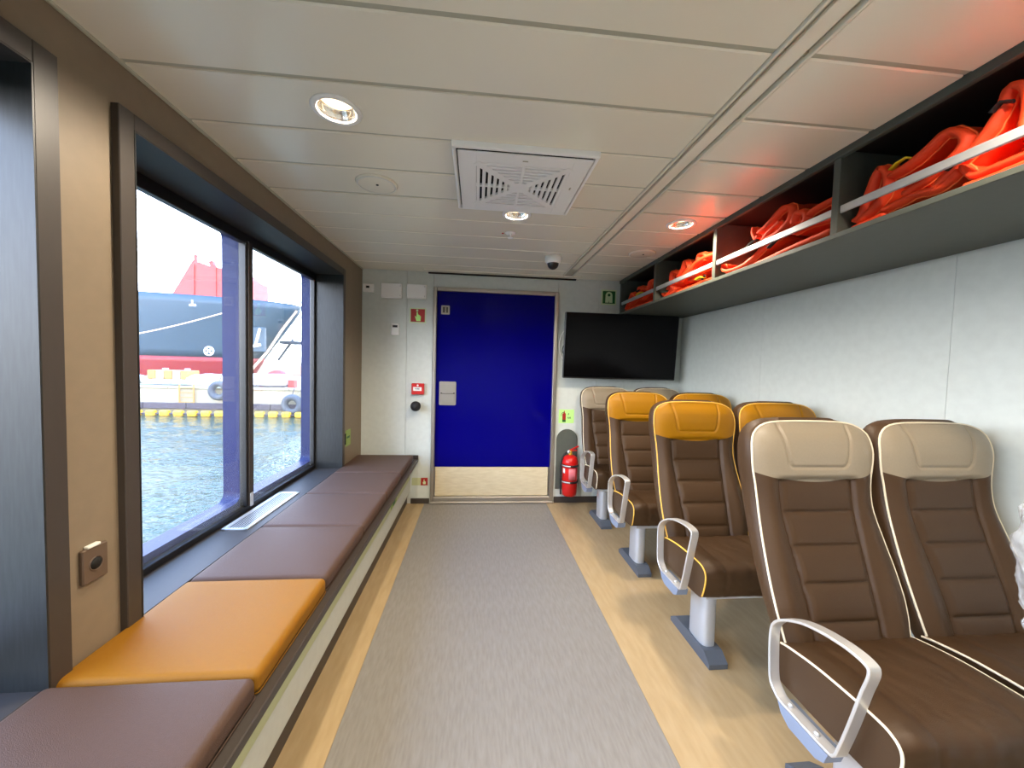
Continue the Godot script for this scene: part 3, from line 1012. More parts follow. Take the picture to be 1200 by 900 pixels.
func make_seat(head: Material, pipe: Material, label: String, side: float) -> Node3D:
	# local frame: origin on the floor under the seat's back edge, +z forward, x across; side = -1 aisle seat, +1 wall seat
	var t := thing("passenger_seat", label, "seat", Vector3.ZERO, "passenger seats in rows of two")
	# back shell: from the left outline round the back to the right outline
	var rows := []
	var ys := []
	for k in 40:
		ys.push_back(lerpf(0.365, 1.10, k / 39.0))
	for y in [1.115, 1.13, 1.14, 1.148, 1.153, 1.1565]:
		ys.push_back(y)
	for y in ys:
		var row := PackedVector3Array()
		var w := table(W_T, y)
		var z := table(Z_T, y)
		var d := table(D_T, y)
		for k in 25:
			var a := PI * k / 24.0
			var cx := signf(cos(a)) * pow(absf(cos(a)), 0.30)
			var sy := pow(sin(a), 0.55)
			row.push_back(Vector3(-cx * (w + 0.004 * sin(a)), y + 0.010 * sy * smoothstep(1.05, 1.158, y), z - d * sy))
		rows.push_back(row)
	var last: PackedVector3Array = rows[-1]
	var cap := PackedVector3Array()
	for p in last:
		cap.push_back(Vector3(p.x * 0.9, p.y + 0.004, lerpf(p.z, table(Z_T, 1.158), 0.6)))
	rows.push_back(cap)
	var b := Build.new()
	var closed := []
	for r in rows:
		var rr := PackedVector3Array(r)
		closed.push_back(rr)
	b.loft(closed, true, true)
	put("back_shell", b, M.brown, t)
	# front pad (brown), headrest pad (coloured)
	var nu := 112
	for part in 2:
		rows = []
		var nv := 96 if part == 0 else 60
		for i in nv + 1:
			var row := PackedVector3Array()
			for j in nu + 1:
				var u := -1.0 + 2.0 * j / nu
				var y := lerpf(0.42, yhead(u), float(i) / nv) if part == 0 else lerpf(yhead(u), 1.157, pow(float(i) / nv, 0.8))
				row.push_back(front_point(u, y))
			rows.push_back(row)
		b = Build.new()
		b.loft(rows, false, false, true, Vector3(0, 0, 1))
		var o := put("backrest" if part == 0 else "headrest", b, M.brown if part == 0 else head, t)
		if part == 1:
			o.set_meta("label", "mustard yellow headrest panel" if head == M.gold else "beige headrest panel")
	# piping round the front outline
	var pts := PackedVector3Array()
	for k in range(0, ys.size()):
		pts.push_back(Vector3(-table(W_T, ys[k]), ys[k], table(Z_T, ys[k]) + 0.001))
	for k in range(1, 7):
		var x := lerpf(-0.075, 0.075, k / 7.0)
		pts.push_back(Vector3(x, 1.159, table(Z_T, 1.158)))
	for k in range(ys.size() - 1, -1, -1):
		pts.push_back(Vector3(table(W_T, ys[k]), ys[k], table(Z_T, ys[k]) + 0.001))
	b = Build.new()
	b.tube(pts, 0.0036, 7)
	put("back_piping", b, pipe, t)
	# seat cushion
	var prof := curve([[-0.02, 0.345], [-0.03, 0.40], [-0.01, 0.455], [0.03, 0.470], [0.12, 0.483], [0.21, 0.487], [0.29, 0.487], [0.325, 0.480], [0.345, 0.462], [0.349, 0.430], [0.340, 0.385], [0.328, 0.352], [0.300, 0.337], [0.20, 0.333], [0.08, 0.335]], 6, true)
	var n := FastNoiseLite.new()
	n.seed = 77
	n.frequency = 5.0
	rows = []
	var nx := 52
	var cz := 0.17
	var cy := 0.41
	for j in nx + 1:
		var x := lerpf(-0.232, 0.232, float(j) / nx)
		var u := absf(x) / 0.232
		var row := PackedVector3Array()
		for p in prof:
			var out := Vector2(p.x - cz, p.y - cy).normalized()
			var top := smoothstep(0.44, 0.47, p.y)
			var fr := smoothstep(0.30, 0.34, p.x)
			var k := maxf(top, fr)
			var lift := 0.006 * (1.0 - pow(u, 6.0)) * k
			lift -= 0.004 * exp(-pow((absf(x) - 0.138) / 0.006, 2.0)) * k
			lift += 0.008 * exp(-pow((u - 0.82) / 0.16, 2.0)) * top
			lift += n.get_noise_3d(x * 1.5, p.y, p.x) * 0.007 * k * (1.0 - pow(u, 4.0))
			row.push_back(Vector3(x, p.y + lift * (out.y if top < 0.5 else 1.0), p.x + (lift * out.x if fr > 0.5 else 0.0)))
		rows.push_back(row)
	b = Build.new()
	b.loft(rows, true, true)
	put("seat_cushion", b, M.brown, t)
	for s in [-1.0, 1.0]:
		b = Build.new()
		pts = PackedVector3Array()
		for p in curve([[-0.005, 0.462], [0.03, 0.4705], [0.12, 0.4835], [0.21, 0.4875], [0.29, 0.4875], [0.325, 0.4805], [0.3455, 0.4625], [0.3495, 0.430], [0.3405, 0.385], [0.329, 0.352]], 5):
			pts.push_back(Vector3(s * 0.233, p.y, p.x))
		b.tube(pts, 0.0036, 7)
		put("seat_piping", b, pipe, t)
	# underframe, column and foot, set towards the outer side of the pair
	var px := side * 0.125
	bx("underframe", Vector3(0, 0.322, 0.16), Vector3(0.38, 0.024, 0.26), M.silver, t, 0.004)
	b = Build.new()
	var col := PackedVector2Array()
	for k in 24:
		var a := TAU * k / 24
		col.push_back(Vector2(signf(cos(a)) * pow(absf(cos(a)), 0.6) * 0.036, signf(sin(a)) * pow(absf(sin(a)), 0.6) * 0.068))
	b.prism(col, 0.03, 0.315, Transform3D(Basis(Vector3.RIGHT, Vector3.BACK, Vector3.UP), Vector3(px, 0, 0.175)), true)
	put("pedestal", b, M.silver, t)
	b = Build.new()
	b.prism(PackedVector2Array([Vector2(-0.03, 0.0), Vector2(0.31, 0.0), Vector2(0.31, 0.022), Vector2(0.265, 0.056), Vector2(0.02, 0.056), Vector2(-0.03, 0.022)]), -0.044, 0.044, Transform3D(Basis(Vector3(0, 0, 1), Vector3.UP, Vector3(-1, 0, 0)), Vector3(px, 0, 0)))
	put("foot", b, M.foot, t)
	# armrest hoop on the outer side
	var ax := side * 0.262
	var loop := curve([[0.032, 0.330], [0.010, 0.355], [0.002, 0.42], [0.0, 0.505], [0.012, 0.542], [0.045, 0.573], [0.105, 0.606], [0.17, 0.625], [0.24, 0.634], [0.288, 0.630], [0.300, 0.612], [0.285, 0.55], [0.262, 0.45], [0.240, 0.365], [0.228, 0.331], [0.205, 0.322], [0.12, 0.321], [0.055, 0.321]], 8, true)
	rows = []
	var m := loop.size()
	for i in m:
		var d := (loop[(i + 1) % m] - loop[(i - 1 + m) % m]).normalized()
		var nn := Vector2(-d.y, d.x)
		var row := PackedVector3Array()
		for e in [[-0.0175, -0.002], [-0.0155, -0.004], [0.0155, -0.004], [0.0175, -0.002], [0.0175, 0.002], [0.0155, 0.004], [-0.0155, 0.004], [-0.0175, 0.002]]:
			var q: Vector2 = loop[i] + nn * e[1]
			row.push_back(Vector3(ax + e[0], q.y, q.x))
		rows.push_back(row)
	rows.push_back(rows[0])
	b = Build.new()
	b.loft(rows, true, false, false)
	var arm := put("armrest", b, M.alu, t)
	for z in [0.075, 0.165]:
		b = Build.new()
		b.lathe([[0.0, 0.006], [0.006, 0.005], [0.008, 0.0], [0.0, -0.002]], Vector3(ax, 0.326, z), Vector3.UP, 12)
		put("bolt", b, M.silver, arm)
	b = Build.new()
	b.prism(PackedVector2Array([Vector2(0.045, 0.317), Vector2(0.215, 0.317), Vector2(0.205, 0.285), Vector2(0.18, 0.272), Vector2(0.09, 0.272), Vector2(0.06, 0.29)]), -0.017, 0.035, Transform3D(Basis(Vector3(0, 0, 1), Vector3.UP, Vector3(1, 0, 0)), Vector3(ax - (0.018 if side > 0 else 0.0), 0, 0)))
	put("armrest_bracket", b, M.bracket, t)
	return t

func seats() -> void:
	var xa := 1.235
	var xw := 1.745
	var zs := [-1.10, -1.86, -2.61, -3.335]
	var gold_a := make_seat(M.gold, M.pipe_gold, "x", -1.0)
	var gold_w := make_seat(M.gold, M.pipe_gold, "x", 1.0)
	var bei_a := make_seat(M.beige, M.pipe_cream, "x", -1.0)
	var bei_w := make_seat(M.beige, M.pipe_cream, "x", 1.0)
	var lab := [["brown aisle seat with beige headrest in the nearest row, its whole armrest hoop in view", "brown wall-side seat with beige headrest in the nearest row, beside the clear plastic wrap"], ["brown aisle seat with mustard yellow headrest in the second row, directly behind the nearest row", "mustard headrest seat by the wall in the second row, peeping above the nearest seat"], ["brown aisle seat with mustard yellow headrest in the third row, under the television", "mustard headrest seat by the wall in the third row, only its top showing"], ["brown aisle seat with beige headrest in the farthest row, beside the fire extinguisher", "beige headrest seat by the wall in the farthest row, mostly hidden under the television"]]
	for i in 4:
		var gold := i == 1 or i == 2
		for w in 2:
			var src: Node3D = ([gold_a, gold_w] if gold else [bei_a, bei_w])[w]
			var first := i == 0 or i == 1
			var o: Node3D = src if first else dup(src, "")
			o.set_meta("label", lab[i][w])
			o.position = Vector3(xa if w == 0 else xw, 0, zs[i])
	# the seat beside the camera is still in its clear plastic cover
	var near := dup(bei_a, "brown aisle seat at the right edge of the picture, still covered in clear plastic")
	near.position = Vector3(xa, 0, -0.297)
	var n := FastNoiseLite.new()
	n.seed = 9
	n.frequency = 14.0
	n.fractal_octaves = 3
	var rows := []
	for k in 90:
		var y := lerpf(0.60, 1.185, k / 89.0)
		var w := table(W_T, minf(y, 1.13)) + 0.014
		var d := table(D_T, minf(y, 1.13)) * 0.5 + 0.035
		var s := 1.0 if y < 1.15 else sqrt(maxf(0.05, 1.0 - pow((y - 1.15) / 0.036, 2.0)))
		var zc := table(Z_T, y) - table(D_T, minf(y, 1.13)) * 0.5 + 0.008
		var row := PackedVector3Array()
		for j in 120:
			var a := TAU * j / 120.0
			var cx := signf(cos(a)) * pow(absf(cos(a)), 0.4)
			var sz := signf(sin(a)) * pow(absf(sin(a)), 0.6)
			var q := Vector3(cx * w * s, y, zc + sz * d * s)
			q += Vector3(cos(a), 0, sin(a)) * (absf(n.get_noise_3dv(q)) * 0.020)
			row.push_back(q)
		rows.push_back(row)
	var b := Build.new()
	b.loft(rows, true, false)
	var t := thing("plastic_cover", "crinkled clear plastic cover over the seat at the right edge of the picture", "plastic cover", near.position)
	put("sheet", b, M.clear, t)

# ---------------------------------------------------------------- life jackets
func fold(path: Array, th: float, x0: float, x1: float, seed_: int, lo: float, hi: float, edge: Build) -> Build:
	var n := FastNoiseLite.new()
	n.seed = seed_
	n.frequency = 6.0
	var c := curve(path, 7)
	var m := c.size()
	var rows := []
	var nx := 14
	for k in nx + 1:
		var f := float(k) / nx
		var x := lerpf(x0, x1, f)
		var s := 1.0
		if f < 0.1:
			s = lerpf(0.55, 1.0, sqrt(f / 0.1))
		if f > 0.9:
			s = lerpf(0.55, 1.0, sqrt((1.0 - f) / 0.1))
		var left := PackedVector3Array()
		var right := PackedVector3Array()
		for i in m:
			var d := (c[mini(i + 1, m - 1)] - c[maxi(i - 1, 0)]).normalized()
			var nn := Vector2(-d.y, d.x)
			var e := float(i) / (m - 1)
			var w := th * 0.5 * s * sqrt(clampf(minf(e, 1.0 - e) * 14.0 + 0.12, 0.0, 1.0))
			w *= 1.0 + 0.35 * n.get_noise_2d(x * 3.0, e * 2.0 + 5.0)
			var wob := Vector2(n.get_noise_2d(x * 1.6, c[i].x * 2.0), n.get_noise_2d(x * 1.6 + 9.0, c[i].x * 2.0)) * 0.05 * f
			var p: Vector2 = c[i] + wob
			p.y = maxf(p.y, 1.889 + w)
			p.x = clampf(p.x, lo + w, hi - w)
			left.push_back(Vector3(x, p.y + nn.y * w, p.x + nn.x * w))
			right.push_back(Vector3(x, p.y - nn.y * w, p.x - nn.x * w))
		right.reverse()
		left.append_array(right)
		rows.push_back(left)
	var b := Build.new()
	var t := PackedVector3Array()
	var cnt: int = rows[0].size()
	for i in rows.size() - 1:
		for j in cnt:
			var k := (j + 1) % cnt
			Build.quad(t, rows[i][j], rows[i + 1][j], rows[i + 1][k], rows[i][k])
	for j in m - 1:
		var q: PackedVector3Array = rows[0]
		Build.quad(t, q[j], q[j + 1], q[cnt - 2 - j], q[cnt - 1 - j])
		q = rows[-1]
		Build.quad(t, q[cnt - 1 - j], q[cnt - 2 - j], q[j + 1], q[j])
	b.shell(t, true)
	edge.tube(rows[1], 0.0034, 5, true)
	return b

func jackets() -> void:
	var J := [
		["orange life jacket nearest the camera in the rack, a thick strap fold rising over it", -1.02, -0.66, [[[-1.105, 1.930], [-1.051, 1.971], [-1.003, 2.009], [-0.964, 2.061], [-0.953, 2.087], [-0.945, 2.118], [-0.929, 2.126], [-0.911, 2.107], [-0.903, 2.048], [-0.911, 1.990]], [[-1.034, 1.969], [-1.021, 1.941], [-1.003, 1.925], [-0.960, 1.925], [-0.903, 1.928], [-0.80, 1.932], [-0.70, 1.94]], [[-1.02, 1.900], [-0.985, 1.896], [-0.902, 1.901], [-0.80, 1.903], [-0.68, 1.903]], [[-0.90, 1.97], [-0.84, 2.04], [-0.77, 2.07], [-0.70, 2.03]]]],
		["orange life jacket in the nearest bay, arched folds in the middle of the bay", -1.25, -1.05, [[[-1.243, 2.035], [-1.182, 2.046], [-1.140, 2.063], [-1.083, 2.092], [-1.052, 2.073], [-1.035, 2.042], [-1.054, 2.009], [-1.109, 1.985], [-1.192, 1.977]], [[-1.260, 1.926], [-1.220, 1.931], [-1.161, 1.939], [-1.092, 1.931], [-1.045, 1.961]], [[-1.19, 1.95], [-1.12, 1.975], [-1.05, 2.0]]]],
		["orange life jacket crumpled against the near side of the second divider", -1.38, -1.25, [[[-1.365, 1.929], [-1.340, 1.936], [-1.317, 1.999], [-1.294, 2.060], [-1.275, 2.080], [-1.252, 2.047], [-1.256, 1.989], [-1.287, 1.951], [-1.345, 1.919]], [[-1.37, 1.90], [-1.31, 1.905], [-1.25, 1.91]]]],
		["orange life jacket with a tall peaked fold in the second bay from the camera", -2.10, -1.72, [[[-1.867, 2.054], [-1.806, 2.072], [-1.751, 2.101], [-1.711, 2.117], [-1.671, 2.108], [-1.659, 2.081], [-1.672, 2.044], [-1.717, 2.018], [-1.772, 2.005], [-1.832, 2.002]], [[-1.902, 2.098], [-1.904, 2.067], [-1.881, 2.030], [-1.866, 2.042]], [[-2.135, 1.965], [-2.110, 1.921], [-1.974, 1.913], [-1.874, 1.940], [-1.799, 1.975], [-1.715, 1.986]], [[-1.973, 1.900], [-1.848, 1.903], [-1.738, 1.910]], [[-1.86, 1.98], [-1.80, 2.03], [-1.72, 2.06]]]],
		["orange life jacket with a round loop beside the nearest visible divider's far face", -1.65, -1.42, [[[-1.652, 2.021], [-1.642, 2.058], [-1.617, 2.062], [-1.586, 2.044], [-1.582, 2.020], [-1.596, 2.000]], [[-1.574, 2.032], [-1.530, 2.046], [-1.44, 2.050]], [[-1.737, 1.905], [-1.608, 1.915], [-1.44, 1.923]], [[-1.65, 1.977], [-1.577, 1.989], [-1.44, 1.973]]]],
		["orange life jacket with an upright fold in the far half of the third bay", -2.88, -2.70, [[[-2.88, 1.938], [-2.820, 1.908], [-2.754, 1.947], [-2.763, 2.042], [-2.732, 2.068], [-2.665, 2.043]], [[-2.87, 1.915], [-2.77, 1.908], [-2.685, 1.925]], [[-2.80, 1.95], [-2.74, 1.98], [-2.69, 1.99]]]],
		["orange life jacket with a yellow tab in the near half of the third bay", -2.62, -2.20, [[[-2.660, 2.010], [-2.604, 2.044], [-2.564, 2.097], [-2.534, 2.081], [-2.516, 2.038], [-2.585, 2.000]], [[-2.410, 2.050], [-2.400, 2.093], [-2.349, 2.090], [-2.316, 2.059], [-2.333, 2.042]], [[-2.628, 1.970], [-2.514, 2.015], [-2.384, 2.056], [-2.20, 2.054]], [[-2.66, 1.905], [-2.505, 1.908], [-2.20, 1.913]], [[-2.50, 1.95], [-2.36, 1.98], [-2.21, 1.985]]]],
		["orange life jacket lying at the very far end of the rack by the green sign", -3.60, -3.38, [[[-3.61, 1.923], [-3.55, 1.974], [-3.48, 2.043], [-3.41, 2.028], [-3.39, 1.981], [-3.52, 1.946]], [[-3.61, 1.905], [-3.50, 1.905], [-3.38, 1.91]]]],
		["orange life jacket with a small yellow patch in the farthest bay, near side", -3.33, -3.00, [[[-3.335, 1.965], [-3.334, 2.067], [-3.235, 2.053], [-3.143, 2.025], [-3.107, 2.078], [-2.97, 2.069]], [[-3.339, 1.911], [-3.175, 1.905], [-2.97, 1.913]], [[-3.24, 1.95], [-3.12, 1.985], [-2.97, 1.99]]]],
	]
	for i in J.size():
		var t := thing("life_jacket", J[i][0], "life jacket", Vector3(XS + 0.3, 1.887, (J[i][1] + J[i][2]) / 2), "orange life jackets in the overhead rack")
		for k in J[i][3].size():
			var lo := -9.0
			var hi := 9.0
			for d in DIV.size() - 1:
				if J[i][1] > DIV[d] and J[i][1] < DIV[d + 1]:
					lo = DIV[d] + 0.018
					hi = DIV[d + 1] - 0.018
			var ed := Build.new()
			var b := fold(J[i][3][k], [0.030, 0.024, 0.026, 0.024, 0.022][k], XS + [0.040, 0.042, 0.036, 0.05, 0.04][k] + 0.003 * (i % 3), XS + 0.46 - 0.03 * k, 100 + i * 7 + k, lo, hi, ed)
			var o := put("fold", b, M.orange, t)
			o.position = -t.position
			put("binding", ed, M.binding, o)
		# bulk of the vest lying behind
		var n := FastNoiseLite.new()
		n.seed = 300 + i
		n.frequency = 7.0
		var c := Build.new()
		c.cushion(Vector3(0.06, 0.078, 0), Vector3(0.40, 0.11, J[i][2] - J[i][1] - 0.02), 0.045, 0.01, 8, n, 0.02)
		put("vest", c, M.orange, t)
	var strap := func(owner: int, m: Material, pts: Array, r: float) -> void:
		var t: Node3D = get_node("life_jacket" if owner == 0 else "life_jacket_%03d" % owner)
		var b := Build.new()
		var p := PackedVector3Array()
		for q in pts:
			p.push_back(Vector3(q[0], q[1], q[2]) - t.position)
		b.tube(p, r, 8, false, Vector2(1.0, 0.35))
		put("strap", b, m, t)
	strap.call(1, M.yellow, [[1.44, 2.062, -1.245], [1.43, 2.070, -1.215], [1.43, 2.074, -1.19], [1.45, 2.060, -1.17]], 0.010)
	strap.call(0, M.strap, [[1.415, 2.075, -0.965], [1.412, 2.09, -0.945], [1.42, 2.08, -0.925]], 0.012)
	strap.call(0, M.strap, [[1.41, 1.965, -1.06], [1.412, 1.985, -1.03], [1.42, 1.992, -1.0]], 0.014)
	strap.call(3, M.strap, [[1.405, 1.995, -1.90], [1.405, 2.008, -1.87], [1.41, 2.01, -1.84]], 0.014)
	strap.call(3, M.strap, [[1.405, 1.945, -1.76], [1.405, 1.965, -1.72], [1.41, 1.985, -1.69]], 0.012)
	strap.call(6, M.yellow, [[1.40, 1.925, -2.36], [1.40, 1.932, -2.32], [1.402, 1.922, -2.28]], 0.016)
	strap.call(6, M.strap, [[1.40, 1.91, -2.30], [1.40, 1.935, -2.27]], 0.008)
	strap.call(8, M.yellow, [[1.405, 2.0, -3.29], [1.405, 2.008, -3.24], [1.41, 2.006, -3.20]], 0.018)
	strap.call(8, M.strap, [[1.405, 2.03, -3.30], [1.405, 2.036, -3.25]], 0.012)

# ---------------------------------------------------------------- things on the back wall
func plate_sign(called: String, label: String, at: Vector3, w: float, h: float, border: Material, field: Material, inset: float) -> Node3D:
	var t := thing(called, label, "sign", at)
	bx("plate", Vector3(0, 0, 0.0015), Vector3(w, h, 0.003), border, t)
	if field:
		bx("field", Vector3(0, 0, 0.0035), Vector3(w - inset * 2, h - inset * 2, 0.001), field, t)
	return t

func pic(called: String, poly: PackedVector2Array, z: float, m: Material, parent: Node) -> void:
	var b := Build.new()
	b.prism(poly, z, z + 0.001)
	put(called, b, m, parent)

func circle(c: Vector2, r: float, n := 20) -> PackedVector2Array:
	var p := PackedVector2Array()
	for k in n:
		p.push_back(c + Vector2(cos(TAU * k / n), sin(TAU * k / n)) * r)
	return p

func lettering(txt: String, at: Vector3, h: float, m: Material, parent: Node) -> void:
	var tm := TextMesh.new()
	tm.text = txt
	var f := SystemFont.new()
	f.font_names = PackedStringArray(["Droid Sans"])
	f.font_weight = 700
	tm.font = f
	tm.font_size = 64
	tm.pixel_size = h / 46.0
	tm.depth = 0.001
	var o := put("lettering", tm, m, parent)
	o.position = at

func wall_fittings() -> void:
	var z := ZB
	# television
	var t := thing("television", "large black flat television tilted forward on the back wall above the seats", "television", Vector3(1.36, 1.55, -3.50))
	var tilt := Basis(Vector3.RIGHT, deg_to_rad(4.0))
	var body := Node3D.new()
	bx("case", Vector3(0, 0, -0.012), Vector3(1.105, 0.615, 0.03), M.black, t, 0.006, tilt)
	bx("screen", tilt * Vector3(0, 0.003, 0.0045), Vector3(1.090, 0.598, 0.004), M.tv, t, 0.001, tilt)
	bx("mount", Vector3(0, 0, -0.085), Vector3(0.30, 0.30, 0.15), M.rubber, t, 0.01)
	body.free()
	# cable loop at its left
	t = thing("cable", "thin white cable looping out at the left of the television", "cable", Vector3(0.838, 1.555, z))
	var pts := PackedVector3Array()
	for p in curve([[0.06, 0.20], [0.0, 0.14], [-0.038, 0.05], [-0.034, -0.06], [0.0, -0.13], [0.06, -0.17]], 6):
		pts.push_back(Vector3(p.x, p.y, 0.012))
	var b := Build.new()
	b.tube(pts, 0.0045, 6)
	put("lead", b, M.white, t)
	pts = PackedVector3Array()
	for p in curve([[0.05, 0.05], [0.0, 0.0], [-0.010, -0.06], [0.02, -0.10], [0.07, -0.12]], 6):
		pts.push_back(Vector3(p.x, p.y, 0.02))
	b = Build.new()
	b.tube(pts, 0.004, 6)
	put("black_lead", b, M.rubber, t)
	# white boxes
	for a in [[-0.800, 2.009, 0.188, "left of the two blank white wall boxes beside the door top"], [-0.572, 2.011, 0.178, "right of the two blank white wall boxes, just left of the door frame"]]:
		t = thing("wall_box", a[3], "box", Vector3(a[0], a[1], z), "white boxes on the back wall")
		bx("housing", Vector3(0, 0, 0.012), Vector3(a[2], 0.135, 0.024), M.white, t, 0.004)
		bx("lid", Vector3(0, 0, 0.029), Vector3(a[2] - 0.006, 0.129, 0.010), M.white, t, 0.003)
		bx("clip", Vector3(a[2] / 2 - 0.012, -0.045, 0.035), Vector3(0.006, 0.014, 0.003), M.silver, t)
		bx("clip", Vector3(a[2] / 2 - 0.012, 0.045, 0.035), Vector3(0.006, 0.014, 0.003), M.silver, t)
	# small sensor in the corner
	t = thing("wall_sensor", "tiny white sensor with a black window in the back left corner near the ceiling", "sensor", Vector3(-1.008, 2.025, z))
	bx("housing", Vector3(0, 0, 0.014), Vector3(0.098, 0.072, 0.028), M.white, t, 0.004)
	bx("sensor_window", Vector3(-0.004, 0.008, 0.029), Vector3(0.030, 0.020, 0.003), M.dark, t)
	# fire alarm push-button sign
	t = plate_sign("fire_alarm_sign", "red sign with a pale green finger pressing a button, left of the door", Vector3(-0.560, 1.792, z), 0.150, 0.140, M.photo, M.sign_red, 0.010)
	pic("hand_pictogram", PackedVector2Array([Vector2(-0.012, -0.052), Vector2(0.026, -0.052), Vector2(0.030, -0.01), Vector2(0.022, 0.0), Vector2(0.002, 0.012), Vector2(0.0, 0.032), Vector2(-0.006, 0.036), Vector2(-0.011, 0.03), Vector2(-0.012, -0.018), Vector2(-0.022, -0.004), Vector2(-0.027, -0.008)]), 0.004, M.pale_green, t)
	pic("button_pictogram", circle(Vector2(-0.006, 0.047), 0.010), 0.004, M.photo, t)
	# thermostat
	t = thing("thermostat", "small white thermostat with a dark display on the wall left of the door", "thermostat", Vector3(-0.763, 1.655, z))
	bx("housing", Vector3(0, 0, 0.012), Vector3(0.074, 0.110, 0.024), M.white, t, 0.005)
	bx("display", Vector3(0, 0.027, 0.0245), Vector3(0.044, 0.020, 0.002), M.dark, t)
	# manual call point
	t = thing("call_point", "red fire alarm call point with a white bar beside the door", "alarm", Vector3(-0.545, 1.103, z))
	bx("box", Vector3(0, 0, 0.022), Vector3(0.115, 0.105, 0.044), M.red, t, 0.006)
	bx("glass_bar", Vector3(-0.002, 0.0, 0.0455), Vector3(0.078, 0.036, 0.003), M.white, t)
	lettering("FIRE", Vector3(-0.002, 0.002, 0.0475), 0.014, M.strap, t)
	b = Build.new()
	b.lathe([[0.0, 0.003], [0.008, 0.002], [0.009, 0.0], [0.0, 0.0]], Vector3(0, 0.034, 0.044), Vector3.BACK, 16)
	put("emblem", b, M.white, t)
	# black ball door magnet
	t = thing("door_buffer", "round black rubber ball on a short steel stem beside the door", "buffer", Vector3(-0.555, 0.945, z))
	b = Build.new()
	b.lathe([[0.0, 0.0], [0.035, 0.0], [0.034, 0.012], [0.018, 0.016], [0.018, 0.05], [0.0, 0.05]], Vector3.ZERO, Vector3.BACK)
	put("stem", b, M.steel, t)
	b = Build.new()
	var pr := []
	for k in 13:
		var a := PI * k / 12
		pr.push_back([0.047 * sin(a), 0.085 - 0.047 * cos(a)])
	b.lathe(pr, Vector3.ZERO, Vector3.BACK)
	put("ball", b, M.rubber, t)
	# little signs at the bottom
	t = thing("fire_sign", "tiny red fire sign with a pale strip low beside the door frame", "sign", Vector3(-0.520, 0.212, z))
	bx("strip", Vector3(-0.03, 0, 0.001), Vector3(0.085, 0.072, 0.002), M.glowstrip, t)
	bx("plate", Vector3(0.045, 0, 0.0015), Vector3(0.064, 0.072, 0.003), M.sign_red, t)
	pic("hand_pictogram", PackedVector2Array([Vector2(0.034, -0.026), Vector2(0.058, -0.026), Vector2(0.060, -0.002), Vector2(0.048, 0.004), Vector2(0.046, 0.022), Vector2(0.040, 0.022), Vector2(0.038, -0.004), Vector2(0.030, -0.004)]), 0.003, M.photo, t)
	# life jacket sign
	t = plate_sign("life_jacket_sign", "square green sign with a pale life jacket pictogram beside the rack's far end", Vector3(1.278, 2.040, z), 0.150, 0.145, M.photo, M.sign_green, 0.012)
	var jk := PackedVector2Array([Vector2(-0.036, -0.052), Vector2(-0.004, -0.052), Vector2(0.0, -0.03), Vector2(0.004, -0.052), Vector2(0.036, -0.052), Vector2(0.034, 0.025), Vector2(0.024, 0.046), Vector2(0.0, 0.054), Vector2(-0.024, 0.046), Vector2(-0.034, 0.025)])
	pic("jacket_pictogram", jk, 0.004, M.photo, t)
	pic("collar_pictogram", circle(Vector2(0, 0.022), 0.014), 0.005, M.sign_green, t)
	# extinguisher sign
	t = plate_sign("extinguisher_sign", "pale green sign with a fire extinguisher pictogram above the red extinguisher", Vector3(0.892, 0.861, z), 0.152, 0.134, M.pale_green, null, 0.0)
	pic("body_pictogram", PackedVector2Array([Vector2(-0.040, -0.052), Vector2(-0.006, -0.052), Vector2(-0.006, 0.024), Vector2(-0.016, 0.036), Vector2(-0.018, 0.054), Vector2(-0.025, 0.054), Vector2(-0.027, 0.036), Vector2(-0.040, 0.022)]), 0.003, M.sign_red, t)
	pic("base_pictogram", PackedVector2Array([Vector2(-0.040, -0.056), Vector2(-0.006, -0.056), Vector2(-0.006, -0.034), Vector2(-0.040, -0.034)]), 0.004, M.sign_green, t)
	pic("hose_pictogram", PackedVector2Array([Vector2(-0.027, 0.044), Vector2(-0.046, 0.034), Vector2(-0.053, 0.018), Vector2(-0.053, 0.002), Vector2(-0.049, 0.002), Vector2(-0.049, 0.018), Vector2(-0.043, 0.030), Vector2(-0.026, 0.038)]), 0.003, M.strap, t)
	lettering("F", Vector3(0.022, 0.020, 0.0035), 0.022, M.sign_green, t)
	lettering("AA", Vector3(0.028, -0.014, 0.0035), 0.020, M.sign_green, t)
	extinguisher()

